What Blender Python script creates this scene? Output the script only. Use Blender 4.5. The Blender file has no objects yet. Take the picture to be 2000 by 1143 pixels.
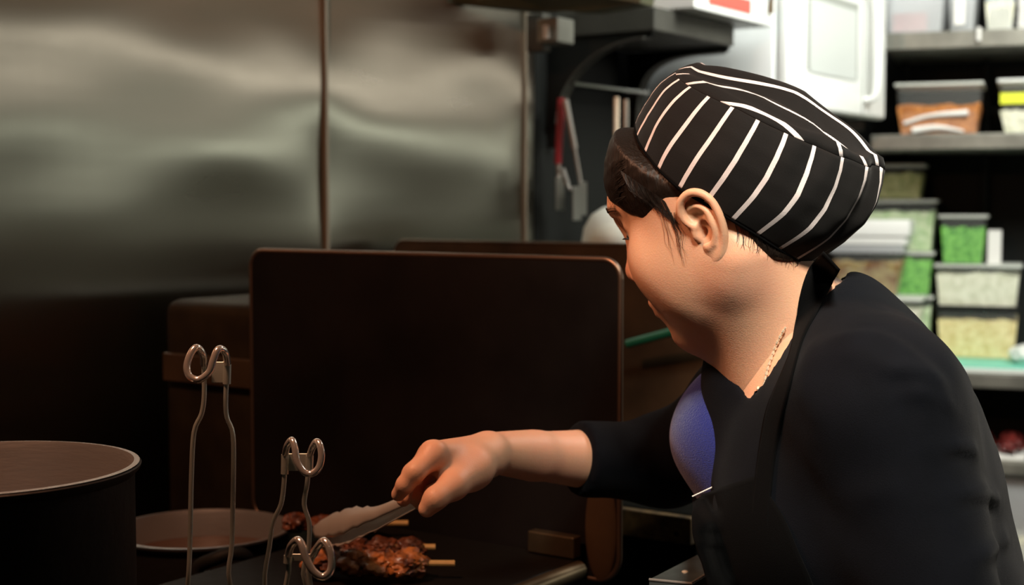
import bpy, bmesh, math, random
import numpy as np
from mathutils import Vector, Matrix, noise
from mathutils.bvhtree import BVHTree
S = bpy.context.scene; COL = S.collection
PI = math.pi; R = math.radians
# ------------------------------------------------------------ camera
F_PX = 50 / 36 * 2000; ZC = 1.35; PITCH = math.atan(171.5 / F_PX)
cam = bpy.data.cameras.new('camera'); camo = bpy.data.objects.new('camera', cam); COL.objects.link(camo)
camo.location = (0, 0, ZC); camo.rotation_euler = (PI / 2 - PITCH, 0, 0)
cam.lens = 50; cam.sensor_width = 36; cam.clip_start = .05
cam.dof.use_dof = True; cam.dof.focus_distance = 1.20; cam.dof.aperture_fstop = 6.0
S.camera = camo
S.view_settings.view_transform = 'Standard'; S.view_settings.look = 'None'
S.view_settings.gamma = 1; S.view_settings.use_curve_mapping = False; S.view_settings.exposure = 0.0
# ------------------------------------------------------------ world and lights
w = bpy.data.worlds.new('world'); S.world = w; w.use_nodes = True
w.node_tree.nodes['Background'].inputs[0].default_value = (.75, .85, .8, 1)
w.node_tree.nodes['Background'].inputs[1].default_value = .006
def area(name, loc, target, size, power, col, sy=None, spread=180):
    d = bpy.data.lights.new(name, 'AREA'); d.energy = power; d.color = col; d.size = size
    d.spread = R(spread)
    if sy: d.shape = 'RECTANGLE'; d.size_y = sy
    o = bpy.data.objects.new(name, d); COL.objects.link(o); o.location = loc
    o.rotation_euler = (Vector(target) - Vector(loc)).to_track_quat('-Z', 'Y').to_euler()
    return o
area('ceiling_light_shelves', (1.4, 2.35, 2.72), (1.45, 3.95, 1.1), .6, 82, (1, .98, .9), 1.2)
area('ceiling_light_cook', (.22, .12, 2.5), (.60, 1.15, 1.38), .3, 9, (1, .91, .76), .4, 44)
area('fill_light_wall_right', (3.1, 2.5, 2.7), (4.2, 2.3, 1.0), 1.6, 22, (1, .95, .86), .3)  # added fill: brightens the right wall that the steel sheets reflect
area('fill_light_microwave', (.85, 2.15, 2.78), (.55, 3.3, 1.7), .7, 14, (.95, 1, .97), .3, 130)  # added fill for the microwave's side, also catching cap crown and shoulder
area('strip_light_aisle', (4.05, 2.6, 1.96), (-.3, 2.2, 1.5), 3.2, 6, (1, .90, .78), .10)
area('fill_strip_low', (4.05, 3.5, 1.60), (-.3, 2.6, 1.5), 1.6, 4, (.95, 1, .85), .05)  # added strip, only there to make a lower bright band in the steel
area('hood_lamp', (-.45, 1.0, 1.95), (-.02, 1.40, 1.05), .12, 8.5, (1, .45, .25))
# ------------------------------------------------------------ helpers
def P(px, py, Y):
    a = (px - 1000) / F_PX; b = (571.5 - py) / F_PX
    dy = math.cos(PITCH) + b * math.sin(PITCH); dz = -math.sin(PITCH) + b * math.cos(PITCH)
    t = Y / dy
    return Vector((a * t, Y, ZC + dz * t))
def mat(name, base, rough=.5, metal=0, bump=0, bscale=40, stretch=(1, 1, 1), var=0, vscale=8, col2=None, spec=.5,
        emit=None, alpha=1, trans=0, sss=0, ior=1.45, coat=0, aniso=0, sheen=0, rvar=0, vstretch=None):
    m = bpy.data.materials.new(name); m.use_nodes = True; nt = m.node_tree; b = nt.nodes['Principled BSDF']
    def new(t): return nt.nodes.new(t)
    b.inputs['Base Color'].default_value = (*base, 1); b.inputs['Roughness'].default_value = rough
    b.inputs['Metallic'].default_value = metal; b.inputs['Specular IOR Level'].default_value = spec
    b.inputs['Alpha'].default_value = alpha; b.inputs['Transmission Weight'].default_value = trans
    b.inputs['IOR'].default_value = ior; b.inputs['Coat Weight'].default_value = coat
    b.inputs['Anisotropic'].default_value = aniso; b.inputs['Sheen Weight'].default_value = sheen
    if sss:
        b.inputs['Subsurface Weight'].default_value = sss; b.inputs['Subsurface Scale'].default_value = .012
        b.inputs['Subsurface Radius'].default_value = (1, .35, .18)
    if emit:
        b.inputs['Emission Color'].default_value = (*emit[:3], 1); b.inputs['Emission Strength'].default_value = emit[3]
    tc = new('ShaderNodeTexCoord')
    def noi(scale, st):
        mp = new('ShaderNodeMapping'); mp.inputs['Scale'].default_value = st
        n = new('ShaderNodeTexNoise'); n.inputs['Scale'].default_value = scale; n.inputs['Detail'].default_value = 5
        nt.links.new(tc.outputs['Object'], mp.inputs[0]); nt.links.new(mp.outputs[0], n.inputs['Vector']); return n
    if var:
        n = noi(vscale, vstretch or stretch); r = new('ShaderNodeValToRGB'); c2 = col2 or tuple(c * (1 - var) for c in base)
        r.color_ramp.elements[0].position = .35; r.color_ramp.elements[1].position = .68
        r.color_ramp.elements[0].color = (*c2, 1); r.color_ramp.elements[1].color = (*base, 1)
        nt.links.new(n.outputs[0], r.inputs[0]); nt.links.new(r.outputs[0], b.inputs['Base Color'])
    if rvar:
        n = noi(vscale, vstretch or stretch); mr = new('ShaderNodeMapRange')
        mr.inputs[3].default_value = max(rough - rvar, .02); mr.inputs[4].default_value = rough + rvar
        nt.links.new(n.outputs[0], mr.inputs[0]); nt.links.new(mr.outputs[0], b.inputs['Roughness'])
    if bump:
        n = noi(bscale, stretch); bp = new('ShaderNodeBump'); bp.inputs['Strength'].default_value = bump
        bp.inputs['Distance'].default_value = .004
        nt.links.new(n.outputs[0], bp.inputs['Height']); nt.links.new(bp.outputs[0], b.inputs['Normal'])
    return m
def empty(name, loc=(0, 0, 0)):
    o = bpy.data.objects.new(name, None); COL.objects.link(o); o.location = loc; o.empty_display_size = .02
    return o
def tag(o, label=None, cat=None, group=None, kind=None):
    if label: o['label'] = label
    if cat: o['category'] = cat
    if group: o['group'] = group
    if kind: o['kind'] = kind
    return o
def mesh_obj(name, verts, faces, m, parent=None, smooth=True):
    me = bpy.data.meshes.new(name); me.from_pydata([tuple(v) for v in verts], [], [tuple(f) for f in faces]); me.update()
    return link(name, me, m, parent, smooth)
def link(name, me, m, parent=None, smooth=True):
    if smooth: me.shade_smooth()
    if m: me.materials.append(m)
    o = bpy.data.objects.new(name, me); COL.objects.link(o)
    if parent:
        o.parent = parent
        # geometry is given in world space: undo the translations of the chain
        off = Vector((0, 0, 0)); q = parent
        while q: off += Vector(q.location); q = q.parent
        if not parent.get('_local'): me.transform(Matrix.Translation(-off))
    return o
class MB:
    def __init__(s): s.bm = bmesh.new()
    def box(s, c, size, rot=None, bev=0):
        r = bmesh.ops.create_cube(s.bm, size=1)
        MX = Matrix.Translation(Vector(c)) @ (rot.to_4x4() if rot is not None else Matrix()) @ Matrix.Diagonal((*size, 1))
        if bev:
            g = bmesh.new(); bmesh.ops.create_cube(g, size=1); bmesh.ops.transform(g, matrix=Matrix.Diagonal((*size, 1)), verts=g.verts)
            bmesh.ops.bevel(g, geom=list(g.edges), offset=bev, segments=3, affect='EDGES', profile=.5)
            bmesh.ops.transform(g, matrix=Matrix.Translation(Vector(c)) @ (rot.to_4x4() if rot is not None else Matrix()), verts=g.verts)
            bmesh.ops.delete(s.bm, geom=r['verts'], context='VERTS'); s.join(g); return s
        bmesh.ops.transform(s.bm, matrix=MX, verts=r['verts']); return s
    def join(s, g):
        me = bpy.data.meshes.new('t'); g.to_mesh(me); g.free(); s.bm.from_mesh(me); bpy.data.meshes.remove(me)
    def prism(s, pts, vec):
        a = [s.bm.verts.new(p) for p in pts]; b = [s.bm.verts.new(Vector(p) + Vector(vec)) for p in pts]; n = len(a)
        s.bm.faces.new(a); s.bm.faces.new(b[::-1])
        for i in range(n): s.bm.faces.new((a[i], b[i], b[(i + 1) % n], a[(i + 1) % n]))
        return s
    def tube(s, pts, r, seg=12, caps=True, sub=0):
        pts = [Vector(p) for p in pts]
        if sub: pts = crom(pts, sub)
        n = len(pts); rr = r if isinstance(r, (list, tuple)) else [r] * n
        if len(rr) != n: rr = [float(x) for x in np.interp(np.linspace(0, 1, n), np.linspace(0, 1, len(rr)), rr)]
        T = [(pts[min(i + 1, n - 1)] - pts[max(i - 1, 0)]).normalized() for i in range(n)]
        N = T[0].orthogonal().normalized(); rings = []
        for i in range(n):
            N = (N - N.dot(T[i]) * T[i]).normalized(); B = T[i].cross(N)
            rings.append([s.bm.verts.new(pts[i] + rr[i] * (math.cos(2 * PI * k / seg) * N + math.sin(2 * PI * k / seg) * B)) for k in range(seg)])
        for i in range(n - 1):
            for k in range(seg):
                s.bm.faces.new((rings[i][k], rings[i][(k + 1) % seg], rings[i + 1][(k + 1) % seg], rings[i + 1][k]))
        if caps: s.bm.faces.new(rings[0][::-1]); s.bm.faces.new(rings[-1])
        return s
    def lathe(s, c, prof, seg=64):
        c = Vector(c); rings = []
        for (r, z) in prof:
            if r < 1e-6: rings.append([s.bm.verts.new(c + Vector((0, 0, z)))])
            else: rings.append([s.bm.verts.new(c + Vector((r * math.cos(2 * PI * k / seg), r * math.sin(2 * PI * k / seg), z))) for k in range(seg)])
        for a, b in zip(rings, rings[1:]):
            for k in range(seg):
                q = [a[k % len(a)], a[(k + 1) % seg % len(a)], b[(k + 1) % seg % len(b)], b[k % len(b)]]
                q2 = []
                for v in q:
                    if v not in q2: q2.append(v)
                if len(q2) > 2: s.bm.faces.new(q2)
        return s
    def build(s, name, m, parent=None, smooth=False):
        bmesh.ops.recalc_face_normals(s.bm, faces=s.bm.faces)
        me = bpy.data.meshes.new(name); s.bm.to_mesh(me); s.bm.free()
        o = link(name, me, m, parent, False)
        if smooth:
            for p in me.polygons: p.use_smooth = True
            e = [ed for ed in me.edges]
            me.set_sharp_from_angle(angle=R(38))
        return o
def crom(pts, sub):
    q = [pts[0] * 2 - pts[1]] + list(pts) + [pts[-1] * 2 - pts[-2]]; out = []
    for i in range(1, len(q) - 2):
        for k in range(sub):
            t = k / sub; a, b, c, d = q[i - 1], q[i], q[i + 1], q[i + 2]
            out.append(.5 * ((2 * b) + (c - a) * t + (2 * a - 5 * b + 4 * c - d) * t * t + (3 * b - a - 3 * c + d) * t ** 3))
    out.append(pts[-1]); return out
def copy_tree(o, parent=None):
    c = o.copy(); COL.objects.link(c); c.parent = parent
    for ch in list(o.children): copy_tree(ch, c)
    return c
# ------------------------------------------------------------ implicit surfaces
def ell(Q, c, r, M=None):
    d = Q - np.array(c, np.float32)
    if M is not None: d = d @ np.array(M, np.float32).T
    r = np.array(r, np.float32); k0 = np.sqrt(((d / r) ** 2).sum(1)); k1 = np.sqrt(((d / (r * r)) ** 2).sum(1)) + 1e-9
    return k0 * (k0 - 1) / k1
def cap(Q, a, b, ra, rb=None):
    rb = ra if rb is None else rb; a = np.array(a, np.float32); b = np.array(b, np.float32); ab = b - a
    t = np.clip(((Q - a) @ ab) / max(float(ab @ ab), 1e-12), 0, 1)
    return np.sqrt(((Q - a - t[:, None] * ab) ** 2).sum(1)) - (ra + (rb - ra) * t)
def chain(Q, pts, rs, k=.004):
    f = None
    for i in range(len(pts) - 1):
        g = cap(Q, pts[i], pts[i + 1], rs[i], rs[i + 1]); f = g if f is None else smin(f, g, k)
    return f
def smin(a, b, k):
    h = np.maximum(k - np.abs(a - b), 0) / k
    return np.minimum(a, b) - h * h * k * .25
def smax(a, b, k): return -smin(-a, -b, k)
def surf(fn, lo, hi, h):
    lo = np.array(lo, float); n = np.ceil((np.array(hi) - lo) / h).astype(int) + 1
    ax = [lo[i] + h * np.arange(n[i]) for i in range(3)]
    # coarse pass marks blocks that can hold the surface
    B = 8; nb = np.ceil(n / B).astype(int)
    cc = [lo[i] + h * (np.arange(nb[i]) * B + B / 2) for i in range(3)]
    G = np.stack(np.meshgrid(*cc, indexing='ij'), -1).reshape(-1, 3).astype(np.float32)
    fc = fn(G).reshape(nb); rad = h * B * 1.35
    near = np.abs(fc) < rad
    full = np.repeat(np.repeat(np.repeat(near, B, 0), B, 1), B, 2)[:n[0], :n[1], :n[2]]
    sgn = np.repeat(np.repeat(np.repeat(np.where(fc < 0, -1., 1.), B, 0), B, 1), B, 2)[:n[0], :n[1], :n[2]]
    V = sgn.astype(np.float32); idx = np.argwhere(full)
    pts = (lo + idx * h).astype(np.float32); vals = np.empty(len(pts), np.float32)
    for s in range(0, len(pts), 400000): vals[s:s + 400000] = fn(pts[s:s + 400000])
    V[full] = vals
    V[0] = V[-1] = 1; V[:, 0] = V[:, -1] = 1; V[:, :, 0] = V[:, :, -1] = 1
    ins = V < 0; cnt = np.zeros(n - 1, int)
    for a in (0, 1):
        for b in (0, 1):
            for c in (0, 1): cnt += ins[a:n[0] - 1 + a, b:n[1] - 1 + b, c:n[2] - 1 + c]
    act = (cnt > 0) & (cnt < 8); ci = np.argwhere(act); vid = -np.ones(n - 1, int); vid[act] = np.arange(len(ci))
    acc = np.zeros((len(ci), 3)); num = np.zeros(len(ci))
    cor = [(a, b, c) for a in (0, 1) for b in (0, 1) for c in (0, 1)]
    for i, p in enumerate(cor):
        for q in cor[i + 1:]:
            if sum(abs(x - y) for x, y in zip(p, q)) != 1: continue
            va = V[ci[:, 0] + p[0], ci[:, 1] + p[1], ci[:, 2] + p[2]]; vb = V[ci[:, 0] + q[0], ci[:, 1] + q[1], ci[:, 2] + q[2]]
            x = (va < 0) != (vb < 0); t = np.where(x, va / np.where(va == vb, 1, va - vb), 0)
            pt = np.array(p)[None] + t[:, None] * (np.array(q) - np.array(p))[None]
            acc += np.where(x[:, None], pt, 0); num += x
    verts = lo + (ci + acc / num[:, None]) * h
    faces = []
    for d in range(3):
        u, v = (d + 1) % 3, (d + 2) % 3
        sl = [slice(None)] * 3; s2 = [slice(None)] * 3
        sl[d] = slice(0, n[d] - 1); s2[d] = slice(1, n[d])
        a = ins[tuple(sl)]; b = ins[tuple(s2)]
        e = np.argwhere(a != b); e = e[(e[:, u] > 0) & (e[:, v] > 0) & (e[:, u] < n[u] - 1) & (e[:, v] < n[v] - 1)]
        fl = a[e[:, 0], e[:, 1], e[:, 2]]
        def c(du, dv):
            k = e.copy(); k[:, u] -= du; k[:, v] -= dv; return vid[k[:, 0], k[:, 1], k[:, 2]]
        q = np.stack([c(1, 1), c(0, 1), c(0, 0), c(1, 0)], 1)
        q[~fl] = q[~fl][:, ::-1]; faces.append(q)
    return verts, np.concatenate(faces)
def np_mesh(name, v, f, m, parent=None, smooth=True):
    me = bpy.data.meshes.new(name); nv, nf = len(v), len(f)
    me.vertices.add(nv); me.vertices.foreach_set('co', np.asarray(v, np.float32).ravel())
    me.loops.add(nf * 4); me.loops.foreach_set('vertex_index', np.asarray(f, np.int32).ravel())
    me.polygons.add(nf); me.polygons.foreach_set('loop_start', np.arange(0, nf * 4, 4, dtype=np.int32))
    me.update(calc_edges=True); me.validate()
    return link(name, me, m, parent, smooth)
def relax(v, f, it=2, lam=.5):
    e = np.concatenate([f[:, [0, 1]], f[:, [1, 2]], f[:, [2, 3]], f[:, [3, 0]]]); n = len(v)
    for _ in range(it):
        s = np.zeros_like(v); c = np.zeros(n)
        for k in range(3):
            s[:, k] = np.bincount(e[:, 0], v[e[:, 1], k], n) + np.bincount(e[:, 1], v[e[:, 0], k], n)
        c = np.bincount(e[:, 0], minlength=n) + np.bincount(e[:, 1], minlength=n)
        v = v + lam * (s / np.maximum(c, 1)[:, None] - v)
    return v
def vnormals(v, f):
    nf = np.cross(v[f[:, 2]] - v[f[:, 0]], v[f[:, 3]] - v[f[:, 1]]); n = np.zeros_like(v)
    for k in range(4):
        for a in range(3): n[:, a] += np.bincount(f[:, k], nf[:, a], len(v))
    return n / (np.linalg.norm(n, axis=1)[:, None] + 1e-12)
def hit(bvh, px, py):
    o = Vector((0, 0, ZC)); d = (P(px, py, 1) - o).normalized(); r = bvh.ray_cast(o, d)
    return (r[0], r[1]) if r[0] else (None, None)
def polydist(v, pts):
    best = np.full(len(v), 9.)
    for a, b in zip(pts, pts[1:]): best = np.minimum(best, cap(v, a, b, 0))
    return best
# ------------------------------------------------------------ materials
M = {}
M['steel_wall'] = mat('brushed_steel_wall', (.36, .345, .295), .30, 1, aniso=1., bump=.05, bscale=60, stretch=(1, 1, .03), rvar=.07, vscale=3, vstretch=(1, 1, 4))
M['steel'] = mat('stainless_steel', (.55, .54, .5), .28, 1, bump=.05, bscale=150, stretch=(.1, 1, 1))
M['chrome'] = mat('polished_wire', (.88, .85, .80), .18, .8)
M['wire'] = mat('dull_wire', (.55, .60, .54), .38, .75)
M['pot_in'] = mat('aged_pot_steel', (.36, .37, .37), .40, .7, bump=.08, bscale=60, stretch=(1, 1, 6), rvar=.1, vscale=30)
M['pot_out'] = mat('sooty_pot_outside', (.010, .009, .008), .55, .1, spec=.25, bump=.2, bscale=80)
M['broth'] = mat('dark_broth', (.10, .05, .03), .08, 0, bump=.05, bscale=20)
M['guard'] = mat('seasoned_dark_steel', (.011, .009, .0085), .40, .15, spec=.30, bump=.12, bscale=30, var=.5, vscale=6, rvar=.1)
M['guard_edge'] = mat('worn_steel_edge', (.22, .15, .11), .35, .9)
M['brown_guard'] = mat('browned_steel', (.10, .062, .034), .45, .5, var=.6, vscale=7, col2=(.04, .026, .015), bump=.1, bscale=30)
M['black_steel'] = mat('black_range_steel', (.006, .006, .005), .6, 0, spec=.03, bump=.1, bscale=40)
M['flue'] = mat('greasy_dark_flue', (.032, .024, .013), .5, .2, spec=.05, var=.7, vscale=14, col2=(.018, .014, .01))
M['griddle'] = mat('oily_griddle', (.007, .006, .005), .5, 0, spec=.12, bump=.2, bscale=50, rvar=.12)
M['brass'] = mat('stained_steel_rail', (.20, .15, .09), .36, .85, var=.4, vscale=18)
M['bracket'] = mat('dark_painted_shelf', (.085, .083, .07), .5, .3, var=.4, vscale=10)
M['black'] = mat('black_panel', (.008, .009, .008), .6, spec=.2)
M['white_enamel'] = mat('white_enamel', (.80, .83, .82), .35, 0, var=.04, vscale=4)
M['white_paint'] = mat('white_door_plastic', (.86, .89, .86), .4)
M['grey_glass'] = mat('pale_window_mesh', (.60, .64, .61), .3)
M['seal'] = mat('grey_groove', (.34, .36, .33), .5)
M['red'] = mat('red_plastic', (.20, .008, .012), .4)
M['red_print'] = mat('red_print', (.75, .12, .09), .5)
M['shelf_metal'] = mat('dull_shelf_metal', (.27, .27, .23), .42, .6, var=.35, vscale=14)
M['clear'] = mat('clear_plastic', (.80, .84, .80), .25, alpha=.08)
M['frosted'] = mat('frosted_plastic', (.72, .75, .76), .4, alpha=.5)
M['clear_rim'] = mat('plastic_rim', (.74, .77, .70), .4, alpha=.7)
M['white_lid'] = mat('white_lid', (.82, .84, .80), .4)
M['paper'] = mat('paper_label', (.80, .80, .76), .7)
M['yellow'] = mat('yellow_label', (.72, .78, .04), .6)
M['aqua'] = mat('aqua_board', (.22, .72, .56), .5, var=.1, vscale=10)
M['board_edge'] = mat('pale_board_edge', (.75, .80, .74), .5)
M['floor'] = mat('tiled_floor', (.05, .04, .035), .5)
M['ceiling'] = mat('ceiling_tile', (.35, .35, .32), .8)
M['wall'] = mat('painted_wall', (.24, .25, .21), .6)
M['seam'] = mat('seam_filler', (.20, .165, .12), .5, .3)
M['darkwall'] = mat('plain_black_wall', (.010, .010, .011), .7)  # even near-black wall colour
M['green'] = mat('green_plastic', (.01, .10, .055), .4)
M['blue'] = mat('blue_fleece', (.010, .018, .16), .9, spec=.1, sheen=.35, bump=.5, bscale=900)
M['navy'] = mat('navy_jersey', (.0020, .0027, .0048), .8, spec=.09, sheen=.02, bump=.25, bscale=1400, var=.2, vscale=40)
M['apron'] = mat('black_apron_cloth', (.0014, .0015, .0017), .85, spec=.06, sheen=.01, bump=.3, bscale=1600)
def food(name, a, b, sc=60, bump=1, rough=.5):
    return mat(name, a, rough, var=.5, vscale=sc, col2=b, bump=bump, bscale=sc * 1.3)
M['grains'] = food('dried_chilli_flakes', (.62, .25, .06), (.32, .10, .02), 90)
M['sprouts'] = food('pale_sprouts', (.70, .70, .32), (.38, .44, .14), 60)
M['pale_greens'] = food('pale_greens', (.66, .75, .50), (.38, .54, .26), 50)
M['herbs'] = food('chopped_green_herbs', (.24, .64, .10), (.05, .27, .02), 75)
M['noodles_white'] = food('white_noodles', (.88, .88, .72), (.66, .67, .50), 50)
M['noodles_yellow'] = food('yellow_noodles', (.92, .80, .44), (.70, .54, .22), 60)
M['pickles'] = food('brown_pickles', (.44, .36, .16), (.20, .09, .03), 26)
M['meat'] = mat('charred_glazed_meat', (.56, .20, .05), .32, var=.9, vscale=55, col2=(.05, .012, .006), bump=.8, bscale=120, coat=.3)
M['meat_dark'] = mat('dark_glazed_meat', (.20, .06, .022), .35, var=.9, vscale=60, col2=(.02, .008, .005), bump=.8, bscale=120, coat=.3)
M['bamboo'] = mat('bamboo_skewer', (.62, .40, .14), .6, var=.3, vscale=40, stretch=(1, 1, 1))
M['red_meat'] = mat('wrapped_red_meat', (.22, .03, .025), .2, var=.6, vscale=30, col2=(.06, .01, .01), coat=1, bump=.6, bscale=30)
M['pink'] = mat('pink_package', (.62, .26, .26), .5, var=.3, vscale=30)
M['tongs'] = mat('bright_tongs_steel', (.80, .74, .66), .35, .7)
M['gold'] = mat('warm_silver_chain', (.85, .72, .55), .25, .45)
M['skin'] = mat('skin', (.72, .43, .27), .45, sss=.16, bump=.10, bscale=700, var=.16, vscale=11, col2=(.70, .36, .24))
M['hair'] = mat('black_hair', (.010, .006, .004), .48, bump=.5, bscale=240, stretch=(1, 1, .2), spec=.4)
M['eye'] = mat('eye_white', (.55, .50, .45), .15)
_nt = M['steel_wall'].node_tree; _c = _nt.nodes.new('ShaderNodeCombineXYZ')
for _i, _v in enumerate((.5708, .8211, 0)): _c.inputs[_i].default_value = _v
_nt.links.new(_c.outputs[0], _nt.nodes['Principled BSDF'].inputs['Tangent'])
# ------------------------------------------------------------ room frame: s runs along the steel wall, q comes out of it
W0 = Vector((.0486, 3.0, 0)); WD = Vector((.5708, .8211, 0)); WN = Vector((.8211, -.5708, 0))
def W(s, q, z): return W0 + WD * s + WN * q + Vector((0, 0, z))
RW = Matrix((WD, WN, Vector((0, 0, 1)))).transposed()
RW.col[1] = -WN
def bx(mb, s0, s1, q0, q1, z0, z1, bev=0):
    return mb.box(W((s0 + s1) / 2, (q0 + q1) / 2, (z0 + z1) / 2), (s1 - s0, q1 - q0, z1 - z0), RW, bev)
def st(name, mb, m, smooth=False): return tag(mb.build(name, m, None, smooth), kind='structure')
st('floor', MB().box((1, 1.4, -.05), (9, 9, .1)), M['floor'])
st('ceiling', MB().box((1, 1.4, 2.88), (9, 9, .1)), M['ceiling'])
st('wall_right', MB().box((4.3, 1.4, 1.4), (.1, 9, 2.86)), M['wall'])
st('wall_front', MB().box((1, -2.9, 1.4), (9, .1, 2.86)), M['wall'])
# wavy stainless sheets between two seams
v, f = [], []
ns, nz = 170, 130
for i in range(ns + 1):
    for j in range(nz + 1):
        s = -3.3 + 3.3 * i / ns; z = .0 + 2.83 * j / nz
        seam = min(abs(s + .04 + .61 * k) for k in range(2))
        e = 1 - math.exp(-seam / .12)
        h = .0022 * noise.noise((s * .7, z * 4.5, 3)) * (.4 + e) + .0022 * math.exp(-seam / .07) * math.sin(z * 17) + .0016 * noise.noise((s * 4, z * 9, 8))
        v.append(W(s, h - .003, z)); 
for i in range(ns):
    for j in range(nz):
        a = i * (nz + 1) + j; f.append((a, a + 1, a + nz + 2, a + nz + 1))
o = tag(mesh_obj('wall_left', v, f, M['steel_wall']), kind='structure')
sm = o.modifiers.new('thick', 'SOLIDIFY'); sm.thickness = .03; sm.offset = -1 if o.data.polygons[0].normal.dot(WN) > 0 else 1
for k in range(2):
    mb = MB(); bx(mb, -.0435 - .61 * k, -.0365 - .61 * k, -.004, .006, 0, 2.83, .001)
    st('trim_%d' % (k + 1), mb, M['seam'])
mb = MB(); bx(mb, -.0, .34, -.2, 0, 0, 2.83); st('wall_black_pier', mb, M['black']).name = 'wall_left_pier'
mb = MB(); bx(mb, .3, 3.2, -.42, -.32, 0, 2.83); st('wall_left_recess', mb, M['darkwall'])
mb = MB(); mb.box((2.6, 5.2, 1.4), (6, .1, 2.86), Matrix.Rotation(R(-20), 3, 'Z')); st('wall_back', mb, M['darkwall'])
mb = MB(); mb.box((-2.4, -1.0, 1.4), (.1, 4.2, 2.86)); st('wall_far_left', mb, M['wall'])
# ------------------------------------------------------------ cooking line
r0 = empty('cooking_range', W(-1.2, .5, 0)); tag(r0, 'long black steel cooking range under the pots and the griddle', 'cooking range')
mb = MB(); bx(mb, -2.3, -.02, .02, .98, .08, .86, .008); mb.build('range_body', M['black_steel'], r0)
mb = MB(); bx(mb, -1.11, -.62, .10, .34, .861, 1.215, .02); mb.build('flue_riser', M['flue'], r0, True)
mb = MB(); bx(mb, -1.122, -1.111, .115, .34, 1.10, 1.14, .002); mb.build('flue_lip', M['brown_guard'], r0)
for (s, q) in ((-2.2, .08), (-2.2, .9), (-.1, .08), (-.1, .9)):
    mb = MB(); mb.tube([W(s, q, 0), W(s, q, .08)], .025); mb.build('leg', M['steel'], r0)
g0 = empty('griddle', W(-1.32, .7, .861)); tag(g0, 'dark oily griddle plate with a steel edge rail, in front of the tall black guard', 'griddle')
mb = MB(); bx(mb, -1.52, -1.137, .52, .83, .862, .950, .004); mb.build('griddle_plate', M['griddle'], g0)
mb = MB(); mb.tube([W(-1.54, .842, .944), W(-1.165, .842, .944)], .010, 16); mb.build('edge_rail', M['brass'], g0, True)
mb = MB(); bx(mb, -1.155, -1.1385, .765, .828, .951, .976, .002); mb.build('corner_plate', M['brass'], g0)
def round_sheet(q0, q1, z0, z1, s, th, r, rb):
    pts = []
    for (cq, cz, a0, rr) in ((q1 - r, z1 - r, 0, r), (q0 + r, z1 - r, 90, r), (q0 + rb, z0 + rb, 180, rb), (q1 - rb, z0 + rb, 270, rb)):
        for k in range(9):
            a = R(a0 + 90 * k / 8); pts.append((cq + rr * math.cos(a), cz + rr * math.sin(a)))
    return pts
def guard(name, label, q0, q1, z0, z1, s, m, em, lean=0):
    e = empty(name, W(s, (q0 + q1) / 2, z0)); tag(e, label, 'splash guard')
    pts = round_sheet(q0, q1, z0, z1, s, .003, .022, .03)
    mb = MB(); mb.prism([W(s, q, z) for q, z in pts], WD * .004); mb.build('sheet', m, e)
    loop = [W(s + .002, q, z) for q, z in pts]; loop = loop + [loop[0]]
    mb = MB(); mb.tube(loop, .0034, 10); mb.build('rolled_edge', em, e, True)
    return e
ga = guard('splash_guard', 'tall black rounded steel splash guard standing behind the griddle', .30, .872, .925, 1.289, -1.13, M['guard'], M['guard_edge'])
mb = MB()
vv = []
# the swollen bottom corner of the guard
g = bmesh.new(); bmesh.ops.create_icosphere(g, subdivisions=4, radius=1)
for vt in g.verts: q = vt.co.copy(); vt.co = W(-1.130 + .0045 * q.x, .849 + .021 * q.y, .985 + .062 * q.z)
mb.join(g)
mb.build('corner_fold', M['brown_guard'], ga, True)
mb = MB(); mb.tube([W(-1.127, .862, 1.093), W(-1.14, .885, 1.093)], .006, 12); mb.build('bolt', M['steel'], ga, True)
gb = guard('splash_guard', 'brown stained splash guard further back, partly hidden by the cook\'s face', .03, .66, .861, 1.285, -.50, M['brown_guard'], M['brown_guard'])
g2 = empty('rear_griddle', W(-.75, .6, .861)); tag(g2, 'low stained steel strip of the rear burner seen under the cook\'s arm', 'burner')
mb = MB(); bx(mb, -.9, -.52, .35, .85, .862, .958, .003); mb.build('burner_body', M['black_steel'], g2)
mb = MB(); bx(mb, -.915, -.901, .74, .85, .922, .957, .002); mb.build('stained_strip', mat('stained_brown_strip', (.20, .12, .045), .6, var=.7, vscale=50, col2=(.05, .03, .012)), g2)
mb = MB(); mb.tube([W(-.918, .83, .935), W(-.914, .83, .935)], .003, 12); mb.build('screw', M['black'], g2)
# green handled tool lying against the rear guard
t = empty('green_handled_tool', P(1280, 660, 2.2)); tag(t, 'dark green handle of a tool propped behind the cook\'s chin', 'utensil')
mb = MB(); mb.tube([P(1226, 672, 2.22), P(1300, 652, 2.17), P(1380, 630, 2.12)], .007, 10); mb.build('handle', M['green'], t, True)
mb = MB(); mb.tube([P(1380, 630, 2.12), P(1460, 608, 2.07)], .004, 10); mb.build('shaft', M['steel'], t, True)
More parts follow.
